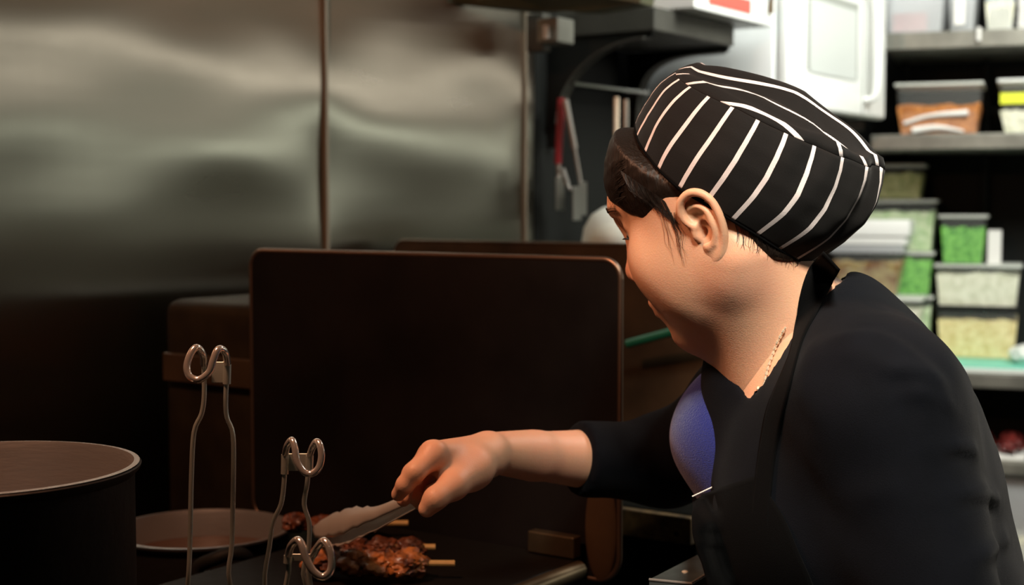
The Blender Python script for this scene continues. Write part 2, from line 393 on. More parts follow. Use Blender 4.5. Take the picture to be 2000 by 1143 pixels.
# warmer cabinet with clear dome behind the rear guard
t = empty('steel_warmer', W(-.22, .25, .861)); tag(t, 'dark box shaped warmer behind the rear splash guard, carrying the clear dome', 'warmer')
mb = MB(); bx(mb, -.42, -.06, .06, .42, .862, 1.27, .01); mb.build('warmer_body', M['black_steel'], t)
mb = MB(); bx(mb, -.425, -.42, .2, .38, 1.0, 1.02); mb.build('handle', M['steel'], t)
t = empty('clear_dome', W(-.25, .33, 1.271)); tag(t, 'clear plastic dome lid with pale food inside, beside the cook\'s eyes', 'dome')
c = P(1205, 470, 2.66); c.z = 1.2715
mb = MB(); mb.lathe(c, [(.064, 0), (.066, .012), (.062, .035), (.048, .06), (.026, .074), (0, .078)], 40)
d = mb.build('dome', M['clear_rim'], t, True)
mb = MB(); mb.tube([c + Vector((.068 * math.cos(a), .068 * math.sin(a), .003)) for a in np.linspace(0, 2 * PI, 41)], .003, 8); mb.build('rim', M['steel'], t, True)
mb = MB(); mb.lathe(c, [(.05, .001), (.052, .02), (.035, .04), (0, .048)], 32); mb.build('pale_food', M['noodles_white'], t, True)
# ------------------------------------------------------------ pots
def pot(name, label, c, r, zt, h, fill, m_in, th=.0025):
    e = empty(name, (c[0], c[1], zt - h)); tag(e, label, 'pot')
    mb = MB(); mb.lathe((c[0], c[1], zt - h), [(0, 0), (r * .93, 0), (r * .985, .01), (r, .03), (r, h - .006), (r + .004, h - .001), (r + .0055, h - .002), (r + .0045, h - .005), (r + .0002, h - .010)], 96)
    mb.build('pot_wall', M['pot_out'], e, True)
    mb = MB(); mb.lathe((c[0], c[1], zt - h), [(0, .004), (r * .93, .004), (r * .975, .014), (r - th, .03), (r - th, h - .006), (r - .0005, h + .0004), (r + .004, h)], 96)
    mb.build('inner_wall', m_in, e, True)
    mb = MB(); mb.lathe((c[0], c[1], zt - h), [(r - th - .0006, fill), (0, fill)], 64); mb.build('broth', M['broth'], e, True)
    return e
pot('stock_pot', 'large wide stock pot with a dull rim at the left edge, nearest the viewer', (-.433, 1.15), .121, 1.137, .276, .215, M['pot_in'])
pc = P(393, 1031, 1.74)
p2 = pot('saucepan', 'smaller steel saucepan behind the tall wire handle', (pc.x, pc.y), .107, pc.z, pc.z - .861, .055, M['pot_in'])
mb = MB(); hp = [(pc.x + .03, pc.y - .108, pc.z - .035)]
mb.tube([P(385, 1140, 1.60), P(388, 1108, 1.60), P(420, 1092, 1.595), P(450, 1082, 1.60), P(478, 1086, 1.61), P(488, 1110, 1.625)], .008, 12, sub=6)
mb.build('side_handle', M['black'], p2, True)
for px in (404, 468):
    mb = MB(); q = P(px, 1121 - (px > 410) * 6, 1.612); mb.lathe(q, [(.0, -.004), (.005, -.003), (.005, .003), (0, .004)], 16); mb.build('rivet', M['steel'], p2, True)
mb = MB(); mb.box(P(440, 1132, 1.63), (.070, .012, .034), None, .005); mb.build('handle_bracket', M['black_steel'], p2, True)
# ------------------------------------------------------------ wire basket handles
def strainer(label, Y, loop, legL, legR, sleeves, plate, base):
    e = empty('noodle_strainer', base); tag(e, label, 'strainer')
    def depth(i, n): # the middle of the W swings forward
        x = i / (n - 1); return Y - .030 * math.sin(PI * x) ** .6
    n = len(loop)
    mb = MB(); mb.tube([P(x, y, depth(i, n)) for i, (x, y) in enumerate(loop)], .0030, 14, sub=6); mb.build('hook', M['chrome'], e, True)
    for leg in (legL, legR):
        b = Vector(base); pts = [P(x, y, Y) for x, y in leg]
        side = -1 if leg is legL else 1
        pts.append(Vector((b.x + side * .034, b.y, b.z + .10))); pts.append(Vector((b.x + side * .036, b.y, b.z + .03)))
        mb = MB(); mb.tube(pts, .0021, 10, sub=4); mb.build('wire_leg', M['wire'], e, True)
    for (x, y0, y1) in sleeves:
        mb = MB(); mb.tube([P(x, y0, Y), P(x - 1, y1, Y)], .0034, 14); mb.build('sleeve', M['wire'], e, True)
    x0, x1, y0, y1 = plate
    mb = MB(); a = P(x0, y0, Y + .002); b2 = P(x1, y1, Y + .002); mb.box((a + b2) / 2, (abs(b2.x - a.x), .0015, abs(a.z - b2.z)), None, .0005); mb.build('brace_plate', M['wire'], e)
    mb = MB(); b = Vector(base)
    for z in (.0, .025, .05, .075, .10, .118): mb.tube([b + Vector(((.028 + .07 * z) * math.cos(a), (.028 + .07 * z) * math.sin(a), z + .004)) for a in np.linspace(0, 2 * PI, 25)], .0014, 6)
    for a in np.linspace(0, 2 * PI, 17)[:-1]: mb.tube([b + Vector((0, 0, .004)), b + Vector((.028 * math.cos(a), .028 * math.sin(a), .004)), b + Vector((.0363 * math.cos(a), .0363 * math.sin(a), .122))], .0009, 6)
    mb.build('wire_basket', M['wire'], e)
strainer('tallest wire strainer handle, in front of the saucepan, its hook bent to the left', 1.20,
    [(398, 712), (396, 692), (384, 679), (372, 692), (365, 716), (370, 735), (388, 742), (408, 728), (416, 705), (424, 685), (433, 682), (441, 692), (444, 712)],
    [(398, 712), (399, 770), (394, 808), (379, 845), (374, 930), (371, 1060), (367, 1143)], [(444, 712), (441, 780), (443, 815), (455, 850), (456, 930), (453, 1060), (450, 1143)],
    [(444, 712, 750)], (413, 441, 707, 748), (-.255, 1.22, .862))
strainer('middle wire strainer handle, right of the tallest one and above the shortest', 1.22,
    [(557, 888), (561, 871), (570, 860), (576, 875), (580, 900), (592, 920), (606, 926), (622, 915), (628, 892), (625, 870), (618, 863), (610, 875), (605, 890)],
    [(557, 888), (555, 940), (549, 985), (534, 1019), (526, 1070), (517, 1143)], [(605, 890), (600, 945), (594, 985), (604, 1022), (603, 1070), (597, 1143)],
    [(557, 888, 926), (605, 890, 920)], (562, 602, 886, 920), (-.178, 1.24, .862))
strainer('shortest wire strainer handle, lowest in the frame beside the grilled meat', 1.09,
    [(563, 1085), (569, 1066), (581, 1055), (590, 1066), (598, 1092), (612, 1116), (630, 1127), (645, 1116), (648, 1092), (642, 1068), (632, 1057), (621, 1068), (612, 1084)],
    [(563, 1085), (559, 1143)], [(612, 1084), (606, 1143)], [(563, 1085, 1100)], (568, 608, 1082, 1096), (-.165, 1.085, .862))
# ------------------------------------------------------------ skewers on the griddle
rng = random.Random(4)
def skewer(label, tip, direc, n, m, r=.016, stick=.05):
    tip = Vector(tip); d = Vector(direc).normalized(); e = empty('meat_skewer', tip); tag(e, label, 'skewer', )
    mb = MB(); mb.tube([tip, tip + d * (stick + n * .03 + .004)], .0032, 8); mb.build('bamboo_stick', M['bamboo'], e, True)
    for k in range(n):
        c = tip + d * (stick + .02 + k * .03) + Vector((rng.uniform(-.003, .003), rng.uniform(-.004, .004), 0))
        g = bmesh.new(); bmesh.ops.create_icosphere(g, subdivisions=4, radius=1); o3 = Vector((rng.random() * 9, k, 0))
        for vtx in g.verts:
            q = vtx.co.copy(); vtx.co = Vector((q.x * r * 1.15, q.y * r * 1.2, q.z * r * .72)) * (1 + .35 * noise.noise(q * 1.6 + o3) + .2 * noise.noise(q * 5 + o3) + .08 * noise.noise(q * 13 + o3)) + c
        mb = MB(); mb.join(g); o = mb.build('meat_piece', m, e, True)
        lo = min((q.co.z for q in o.data.vertices)) + tip.z - 0
gz = .950
def G(px, Y, dz=.018): 
    q = P(px, 1000, Y); q.z = gz + dz; return q
skewer('grilled meat skewer with orange char at the bottom of the frame, stick pointing right', G(888, 1.497), (-1, .03, .0), 4, M['meat'], .019, .030)
skewer('dark grilled meat skewer under the tongs, flat stick end pointing right', G(797, 1.69), (-1, -.02, 0), 4, M['meat_dark'], .015, .025)
skewer('second row of charred meat, just behind the orange one and without visible stick', G(850, 1.57, .018), (-1, .0, 0), 3, M['meat_dark'], .015, .01)
# ------------------------------------------------------------ small steel box corner, bottom right
t = empty('steel_box', (.155, 1.33, .861)); tag(t, 'small steel box corner with a bolt head, under the cook\'s apron at the bottom', 'box')
q = [P(1268, 1137, 1.300), P(1350, 1144, 1.286), P(1382, 1125, 1.322), P(1362, 1088, 1.393)]
for a in q: a.z = 1.003
mb = MB(); mb.prism([(a.x, a.y, .861) for a in q], (0, 0, .142)); mb.build('box_body', mat('dark_galvanised_steel', (.16, .20, .20), .4, .7, var=.4, vscale=40), t)
mb = MB(); mb.tube([q[0], q[1], q[2]], .0013, 8); mb.build('bright_edge', M['chrome'], t, True)
mb = MB(); mb.lathe(P(1338, 1122, 1.327), [(0, .004), (.003, .003), (.004, 0), (.004, -.004), (0, -.004)], 16); mb.build('bolt', M['gold'], t, True)
# ------------------------------------------------------------ wall shelf with curved brackets
sh = empty('wall_shelf', W(.2, 0, 1.7)); tag(sh, 'dark wall shelf with two curved brackets above the utensils', 'shelf')
mb = MB(); bx(mb, .04, .40, .001, .262, 1.700, 1.748, .003); mb.build('shelf_board', M['bracket'], sh)
def bracket(s, pw):
    def ac(k): a = R(90 * k / 12); return (.03 + .21 * (1 - math.sin(a) ** pw), 1.52 + .165 * math.cos(a) ** pw)
    pts = [(.0, 1.699), (.255, 1.699), (.255, 1.690)]
    for k in range(13):
        pts.append(ac(k))
    pts += [(.03, 1.47), (.0, 1.47)]
    mb = MB(); mb.prism([W(s, q, z) for q, z in pts], WD * .006); mb.build('bracket', M['black'], sh)
    arc = [W(s + .003, *ac(k)) for k in range(13)]
    return arc
for s, pw in ((.045, 1), (.385, .55)):
    arc = bracket(s, pw)
    mb = MB()
    for a, b in zip(arc, arc[1:]):
        n = WD * .016; mb.prism([a - n, b - n, b - n + Vector((0, 0, .003)), a - n + Vector((0, 0, .003))], n * 2)
    mb.build('bracket_flange', M['bracket'], sh)
t = empty('outlet_box', W(-.03, .1, 1.69)); tag(t, 'small grey junction box under the dark shelf, at the wall end', 'junction box')
mb = MB(); c = P(1085, 62, 2.84); mb.box(c, (.062, .05, .05), RW, .004); mb.build('box_body', M['shelf_metal'], t)
mb = MB(); c = P(1052, 65, 2.86); mb.box(c, (.03, .04, .075), RW, .003); mb.build('side_cover', M['bracket'], t)
mb = MB(); mb.tube([P(1066, 50, 2.8), P(1067, 75, 2.8)], .006, 10); mb.build('gland', M['paper'], t, True)
t = empty('hood_beam', W(-.4, .15, 1.75)); tag(t, 'olive metal hood edge running along the top of the steel wall', 'hood')
mb = MB(); mb.prism([P(850, 2, 2.75), P(1010, 20, 2.80), P(1150, 22, 2.70), P(1250, 6, 2.62), P(1260, -60, 2.62), P(850, -60, 2.75)], WD * .05); mb.build('hood_panel', mat('olive_hood', (.13, .13, .075), .5, .3, var=.4, vscale=9), t)
# white tray with red print on the shelf
t = empty('white_carton', W(.3, .2, 1.749)); tag(t, 'white carton with a red print lying on the dark wall shelf', 'carton')
mb = MB(); bx(mb, .12, .50, .10, .31, 1.7495, 1.80, .003); mb.build('carton_body', M['white_paint'], t)
mb = MB(); bx(mb, .18, .38, .3105, .3115, 1.765, 1.795); mb.build('red_print', M['red_print'], t)
mb = MB(); mb.tube([W(.47, .318, 1.775), W(.47, .318, 1.81)], .006, 10); mb.build('clip', M['brass'], t, True)
# utensil rail and hanging utensils
rl = empty('utensil_rail', W(.17, .05, 1.6)); tag(rl, 'thin steel rail under the wall shelf with utensils hanging from it', 'rail')
mb = MB(); mb.tube([W(.055, .06, 1.605), W(.375, .06, 1.605)], .004, 10); mb.build('bar', M['steel'], rl, True)
for s in (.06, .37):
    mb = MB(); mb.tube([W(s, .0, 1.605), W(s, .06, 1.605)], .004, 8); mb.build('mount', M['steel'], rl)
def utensil(name, label, pts, w0, m1, m2, blade):
    e = empty(name, P(*pts[0])); tag(e, label, 'utensil', 'utensils hanging under the wall shelf')
    a, b, c = [P(*p) for p in pts]
    mb = MB(); mb.tube([a, b], w0, 10); mb.build('handle', m1, e, True)
    mb = MB(); mb.tube([b, c], w0 * .6, 10); mb.build('shank', m2, e, True)
    mb = MB(); d = (c - b).normalized(); mb.box(c + d * .03, (blade, .004, .07), RW, .0015); mb.build('blade', m2, e)
utensil('red_handled_turner', 'turner with a red handle hanging leftmost under the wall shelf', [(1096, 192, 2.98), (1090, 320, 2.98), (1092, 350, 2.98)], .008, M['red'], M['steel'], .03)
utensil('long_steel_ladle', 'slanting steel utensil just right of the red handled turner', [(1104, 195, 2.96), (1122, 290, 2.96), (1134, 360, 2.96)], .007, M['steel'], M['steel'], .026)
utensil('steel_skimmer', 'bright steel utensil hanging behind the front of the striped hat', [(1204, 190, 3.0), (1203, 300, 3.0), (1200, 380, 3.0)], .006, M['gold'], M['steel'], .03)
utensil('steel_whisk', 'steel utensil hanging rightmost, against the second bracket', [(1222, 195, 3.02), (1222, 300, 3.02), (1221, 370, 3.02)], .006, M['steel'], M['steel'], .03)
utensil('short_steel_spatula', 'short pale spatula low under the wall shelf', [(1098, 330, 2.92), (1108, 360, 2.92), (1114, 372, 2.92)], .006, M['steel'], M['steel'], .03)
# ------------------------------------------------------------ microwave
mz = 1.581; ML = Vector((.617, 3.3, 0)); mw = empty('microwave_oven', (ML.x, ML.y, mz)); tag(mw, 'large white microwave oven with its door towards the right, above the striped hat', 'microwave')
def Mp(l, d, z): return ML + WD * l - WN * d + Vector((0, 0, mz + z))
def mbx(mb, l0, l1, d0, d1, z0, z1, bev=0): return mb.box(Mp((l0 + l1) / 2, (d0 + d1) / 2, (z0 + z1) / 2), (l1 - l0, d1 - d0, z1 - z0), RW, bev)
mb = MB(); mbx(mb, .0, .63, .015, .40, 0, .36, .008); mb.build('oven_body', M['white_enamel'], mw, True)
dr = None
mb = MB(); mbx(mb, .003, .627, -.022, .013, -.006, .362, .010); dr = mb.build('door', M['white_paint'], mw, True)
mb = MB(); mbx(mb, .10, .42, -.0238, -.0225, .085, .275, 0); mb.build('door_window', M['seal'], dr)
mb = MB(); mbx(mb, .115, .405, -.0252, -.0240, .082, .255, 0); mb.build('window_mesh', M['grey_glass'], dr)
mb = MB(); mb.tube([Mp(.475, -.022, .035), Mp(.475, -.052, .055), Mp(.475, -.056, .17), Mp(.475, -.052, .29), Mp(.475, -.022, .31)], .0085, 12, sub=5); mb.build('handle', M['white_paint'], dr, True)
mb = MB(); mbx(mb, .455, .462, -.0240, -.0225, .0, .36, 0); mb.build('door_groove', M['seal'], dr)
ms = empty('microwave_shelf', (ML.x, ML.y, mz - .03)); tag(ms, 'black wall bracket shelf carrying the microwave', 'shelf')
mb = MB(); mbx(mb, .02, .61, .03, .595, -.035, -.007, .003); mb.build('board', M['black'], ms)
mb = MB(); mbx(mb, .02, .30, .12, .40, -.16, -.036, .003); mb.build('side_box', M['white_enamel'], ms)
# ------------------------------------------------------------ storage shelving on the right
SD = Vector((.9397, -.342, 0)); SN = Vector((-.342, -.9397, 0)); S0 = Vector((1.01, 3.9, 0)); RS = Matrix.Rotation(R(-20), 3, 'Z')
def Sx(px, back):
    "distance along the shelf front, seen at pixel column px, for a plane `back` behind the front"
    k = (px - 1000) / F_PX * 1.0; o = S0 - SN * back
    return (k * o.y - o.x) / (SD.x - k * SD.y)
def SP(a, back, z): return S0 + SD * a - SN * back + Vector((0, 0, z))
def sbx(mb, a0, a1, b0, b1, z0, z1, bev=0): return mb.box(SP((a0 + a1) / 2, (b0 + b1) / 2, (z0 + z1) / 2), (a1 - a0, b1 - b0, z1 - z0), RS, bev)
def zat(py, px, back):
    a = Sx(px, back); q = SP(a, back, 0); return P(px, py, q.y).z
un = empty('storage_shelving', SP(.7, .2, 0)); tag(un, 'tall metal shelving unit holding food containers on the right', 'shelving')
Z1, Z2, Z3 = zat(62, 1800, 0), zat(262, 1800, 0), zat(729, 1900, 0)
for (z, th, a0) in ((Z1, .046, 0), (Z2, .042, -.03), (.66, .035, -.1), (.34, .035, -.1)):
    mb = MB(); sbx(mb, a0, 1.5, 0, .42, z - th, z, .003); mb.build('shelf_board', M['shelf_metal'], un)
for (a, b) in ((.03, .37), (1.46, .04), (1.46, .37), (.255, .37)):
    mb = MB(); mb.tube([SP(a, b, 0), SP(a, b, 2.2)], .012, 12); mb.build('post', M['black'], un, True)
mb = MB(); sbx(mb, -.2, 1.5, .421, .43, .1, 2.3); mb.build('back_panel', M['black'], un)
tb = empty('work_table', SP(.5, .1, 0)); tag(tb, 'steel work table carrying the aqua board and food stacks', 'table')
mb = MB(); sbx(mb, -.35, 1.5, -.005, .418, Z3 - .038, Z3, .003); mb.build('table_top', M['shelf_metal'], tb)
for a in (-.3, 1.4):
    mb = MB(); mb.tube([SP(a, .03, 0), SP(a, .03, Z3 - .038)], .02, 12); mb.build('leg', M['steel'], tb, True)
bd = empty('cutting_board', SP(.4, .02, Z3)); tag(bd, 'aqua green cutting board lying along the table edge', 'cutting board')
a0, a1 = Sx(1835, 0), Sx(2060, 0)
mb = MB(); sbx(mb, a0, a1, .0, .40, Z3 + .001, Z3 + .014, .002); mb.build('board_core', M['board_edge'], bd)
mb = MB(); sbx(mb, a0 + .002, a1 - .002, .002, .398, Z3 + .0142, Z3 + .018, .001); mb.build('board_top', M['aqua'], bd)
def frustum(a0, a1, b0, b1, z0, z1, tap, r=.012):
    mb = MB(); rings = []
    for (z, k) in ((z0, tap), (z0 + .001, tap * .9), (z1, 0)):
        ring = []
        for (ca, cb, an) in ((a1 - k - r, b1 - k - r, 0), (a0 + k + r, b1 - k - r, 90), (a0 + k + r, b0 + k + r, 180), (a1 - k - r, b0 + k + r, 270)):
            for j in range(5):
                t = R(an + 90 * j / 4); ring.append(mb.bm.verts.new(SP(ca + r * math.cos(t), cb + r * math.sin(t), z)))
        rings.append(ring)
    for x, y in zip(rings, rings[1:]):
        for k in range(20): mb.bm.faces.new((x[k], x[(k + 1) % 20], y[(k + 1) % 20], y[k]))
    mb.bm.faces.new(rings[0])
    return mb
def heap(a0, a1, b0, b1, z0, z1, tap, amp=.010, seed=0):
    g = bmesh.new(); bmesh.ops.create_cube(g, size=1); bmesh.ops.subdivide_edges(g, edges=g.edges, cuts=22, use_grid_fill=True)
    ca, cb = (a0 + a1) / 2, (b0 + b1) / 2
    for vt in g.verts:
        x, y, z = vt.co; zz = z0 + (z + .5) * (z1 - z0); k = tap * (.5 - z)
        up = max(0, z)*2
        h = amp * up * (noise.noise((x * 5, y * 5, seed)) + .5 * noise.noise((x * 13, y * 13, seed)) - .15)
        w = .0015 * noise.noise((x * 14, y * 14, z * 14 + seed))
        ax = (x * (a1 - a0 - 2 * k)) * (1 + 0); by = y * (b1 - b0 - 2 * k)
        vt.co = SP(ca + ax, cb + by + w, zz + h)
    mb = MB(); mb.join(g); return mb
cnt_seed = [0]
def container(name, label, px0, px1, py0, py1, back, dep, content, fill=1., lidm=None, lidh=.010, z0=None, bodym='clear', group=None, tap=.008, extra=None, cat='container'):
    "a lidded food box whose front face spans these columns; returns the height of its top"
    a0, a1 = Sx(px0, back), Sx(px1, back); pm = (px0 + px1) / 2
    zt = zat(py0, pm, back); zb = z0 if z0 is not None else zat(py1, pm, back)
    zb += .001; e = empty(name, SP((a0 + a1) / 2, back + dep / 2, zb)); tag(e, label, cat, group)
    frustum(a0, a1, back, back + dep, zb, zt - lidh, tap).build('box_wall', M[bodym], e, True)
    if content:
        cnt_seed[0] += 1; h = zb + .003 + (zt - lidh - zb - .008) * fill
        o = heap(a0 + .003, a1 - .003, back + .003, back + dep - .003, zb + .002, h, tap, min(.010, (zt - lidh - h) * .9 + .003), cnt_seed[0]).build('contents', M[content], e, True); o['kind'] = 'stuff'
    mb = MB()
    if lidm != 'none':
        sbx(mb, a0 - .005, a1 + .005, back - .005, back + dep + .005, zt - lidh + .0005, zt, .003); mb.build('lid', M[lidm or 'clear_rim'], e, True)
    if extra: extra(e, a0, a1, back, zb, zt)
    return zt
def lab(c0, c1, h0, h1, m, name='label', bow=0):
    def fn(e, a0, a1, back, zb, zt):
        A = a1 - a0; H = zt - zb; mb = MB()
        sbx(mb, a0 + A * c0, a0 + A * c1, back - .0015 , back + .001 + .008 * (1 - min(h0, 1)), zb + H * h0, zb + H * h1, 0); mb.build(name, M[m], e)
    return fn
# top shelf
def two(*fs):
    def fn(*a):
        for g in fs: g(*a)
    return fn
def pinkpack(e, a0, a1, back, zb, zt):
    mb = MB(); sbx(mb, a0 + .025, a0 + .115, back + .012, back + .06, zb + .005, zb + .055, .004); mb.build('pink_packet', M['pink'], e)
container('storage_bin', 'frosted bin with a pink packet inside, leftmost on the top shelf', 1716, 1838, -60, 62, .02, .25, None, lidm='none', z0=Z1, bodym='frosted', tap=.012, extra=pinkpack, cat='bin')
container('storage_bin', 'narrow frosted bin with a white upright label, second on the top shelf', 1841, 1898, -60, 62, .02, .25, None, lidm='none', z0=Z1, bodym='frosted', tap=.008, extra=lab(.25, .6, .1, .95, 'paper'), cat='bin')
container('storage_bin', 'pale cloudy bin at the right end of the top shelf', 1912, 1974, -60, 62, .02, .25, 'noodles_white', .5, lidm='none', z0=Z1, bodym='frosted', tap=.008, cat='bin')
sp = empty('paper_stack', SP(Sx(2000, .05), .1, Z1)); tag(sp, 'stack of white papers at the right edge of the top shelf', 'papers')
mb = MB()
for k in range(14): sbx(mb, Sx(1977, .04) + rng.uniform(0, .004), Sx(2040, .04), .04, .25, Z1 + .001 + k * .009, Z1 + .0075 + k * .009)
mb.build('sheets', M['paper'], sp)
mb = MB(); mb.tube([SP(Sx(1903, -.01), -.008, Z1 - .03), SP(Sx(1903, -.01), -.008, Z1 + .005)], .006, 10); mb.build('shelf_clip', M['paper'], un, True)
# middle shelf
def scoops(e, a0, a1, back, zb, zt):
    A = a1 - a0; H = zt - zb
    mb = MB(); mb.tube([SP(a0 + A * .1, back + .0045, zb + H * .22), SP(a0 + A * .4, back + .002, zb + H * .36), SP(a0 + A * .85, back - .0005, zb + H * .40)], [.005, .005, .009], 10, sub=4); mb.build('scoop_handle', M['paper'], e, True)
    mb = MB(); mb.tube([SP(a0 + A * .2, back + .0055, zb + H * .08), SP(a0 + A * .5, back + .004, zb + H * .13), SP(a0 + A * .8, back + .0055, zb + H * .05)], [.009, .007, .003], 10, sub=4); mb.build('scoop', M['paper'], e, True)
container('dried_food_box', 'clear box of orange dried flakes with a pale scoop on the middle shelf', 1745, 1911, 161, 262, .03, .2, 'grains', .63, z0=Z2, tap=.012, extra=scoops)
container('labelled_box', 'clear box with a yellow label at the right end of the middle shelf', 1945, 2060, 153, 258, .03, .2, 'noodles_white', .45, lidm='white_lid', z0=Z2, tap=.014, extra=lab(.02, .98, .54, .74, 'yellow', 'yellow_label'))
# stacks on the table
zz = Z3
zz = container('food_box', 'pale box at the foot of the stack behind the cook\'s shoulder', 1660, 1800, 582, 715, .03, .18, 'noodles_white', .9, z0=zz)
zz = container('lidded_tub', 'big tub of brown pickles with a thick white lid, just behind the collar', 1625, 1762, 478, 590, .03, .17, 'pickles', .85, lidm='frosted', lidh=.025, z0=zz, tap=.02)
zl = container('tub_lid', 'domed white tub lid on top of the pickle tub', 1612, 1772, 430, 478, .02, .19, None, 0, lidm='white_lid', lidh=.045, z0=zz, bodym='white_lid', tap=.002, cat='lid')
zz = container('food_box', 'clear box at the foot of the second stack, below the box of green leaves', 1700, 1822, 578, 700, .225, .17, 'pale_greens', .9, z0=Z3)
zz = container('food_box', 'clear box of bright green leaves beside the lidded tub', 1700, 1822, 492, 576, .225, .17, 'herbs', .95, z0=zz)
zz = container('food_box', 'tall clear box of pale shredded greens behind the white lid', 1690, 1825, 390, 490, .225, .17, 'pale_greens', .85, z0=zz)
zz = container('food_box', 'top box of yellow green sprouts in the stack behind the hat', 1690, 1800, 320, 388, .225, .17, 'sprouts', .85, z0=zz)
zb = Z3 + .018
zz = container('food_box', 'box of yellow noodles standing on the aqua cutting board', 1832, 1992, 600, 690, .20, .19, 'noodles_yellow', .85, z0=zb, lidm='black', lidh=.012)
zz = container('food_box', 'box of white shredded food on top of the yellow noodles', 1828, 1994, 517, 594, .20, .19, 'noodles_white', .88, z0=zz)
za = container('food_box', 'small box of green herbs, top of the right stack', 1835, 1925, 420, 514, .20, .16, 'herbs', .82, z0=zz)
t = empty('white_carton', SP(Sx(1940, .22), .24, zz)); tag(t, 'slim white carton standing beside the box of green herbs', 'carton')
mb = MB(); sbx(mb, Sx(1929, .22), Sx(1955, .22), .22, .30, zz + .001, zat(450, 1940, .22), .001); mb.build('carton_body', M['paper'], t)
t = tag(empty('plastic_bag', SP(.5, .1, Z3)), 'crumpled white plastic bag at the right end of the cutting board', 'bag')
g = bmesh.new(); bmesh.ops.create_icosphere(g, subdivisions=5, radius=1); c = SP(Sx(2004, .10), .13, zb + .024)
for vt in g.verts: vt.co = Vector((vt.co.x * .035, vt.co.y * .05, vt.co.z * .026)) * (1 + .25 * noise.noise(vt.co * 3)) + c
mb = MB(); mb.join(g); mb.build('bag_film', M['white_lid'], t, True)
# under the table
for k, (px, py, lb) in enumerate(((1925, 880, 'wrapped red meat tray nearest the cook\'s back, on the shelf under the table'), (1985, 885, 'wrapped red meat tray at the right edge, on the shelf under the table'))):
    t = tag(empty('meat_tray', SP(Sx(px, .1), .1, .66)), lb, 'meat'); a = Sx(px, .06)
    mb = MB(); sbx(mb, a - .041, a + .035, .02, .2, .661, .672, .003); mb.build('tray', M['paper'], t)
    g = bmesh.new(); bmesh.ops.create_icosphere(g, subdivisions=5, radius=1); c = SP(a - .003, .11, .695)
    for vt in g.verts:
        q = vt.co.copy(); q = Vector((q.x * .034, q.y * .085, q.z * .028)) * (1 + .3 * noise.noise(vt.co * 2.4 + Vector((k * 5, 0, 0)))); vt.co = Vector(c) + RS @ q
    mb = MB(); mb.join(g); mb.build('meat', M['red_meat'], t, True)
container('grey_bin', 'grey plastic bin on the lowest shelf at the right edge', 1962, 2060, 930, 1120, .03, .3, 'noodles_white', .4, z0=.34, bodym='frosted', lidm='none', cat='bin')
# ------------------------------------------------------------ the cook
HM = None
def head_axes(th, al, ro):
    F0 = np.array([-math.cos(th), math.sin(th), 0]); Z = np.array([0, 0, 1.]); L0 = np.array([-math.sin(th), -math.cos(th), 0])
    F = F0 * math.cos(al) - Z * math.sin(al); U0 = Z * math.cos(al) + F0 * math.sin(al)
    return np.array([F, L0 * math.cos(ro) - U0 * math.sin(ro), U0 * math.cos(ro) + L0 * math.sin(ro)])
HA = head_axes(R(30.3), R(21.6), R(9.6)); HO = np.array([.196, 1.267, 1.345]); HS = 1.018
def Hw(p): return Vector(HO + (np.array(p) * HS) @ HA)
def Hl(v): return (np.asarray(v) - HO) @ HA.T / HS
def V3(v): return np.array(v, float)
def tubef(Q, pts, rs, sub=5):
    c = crom([Vector(a) for a in pts], sub); r = np.interp(np.linspace(0, 1, len(c)), np.linspace(0, 1, len(rs)), rs); f = None
    for i in range(len(c) - 1):
        g = cap(Q, V3(c[i]), V3(c[i + 1]), float(r[i]), float(r[i + 1])); f = g if f is None else np.minimum(f, g)
    return f
def both(p): return [p, (p[0], -p[1], p[2])]
NB = np.array([.262, 1.275, 1.195]); NBl = Hl(NB)
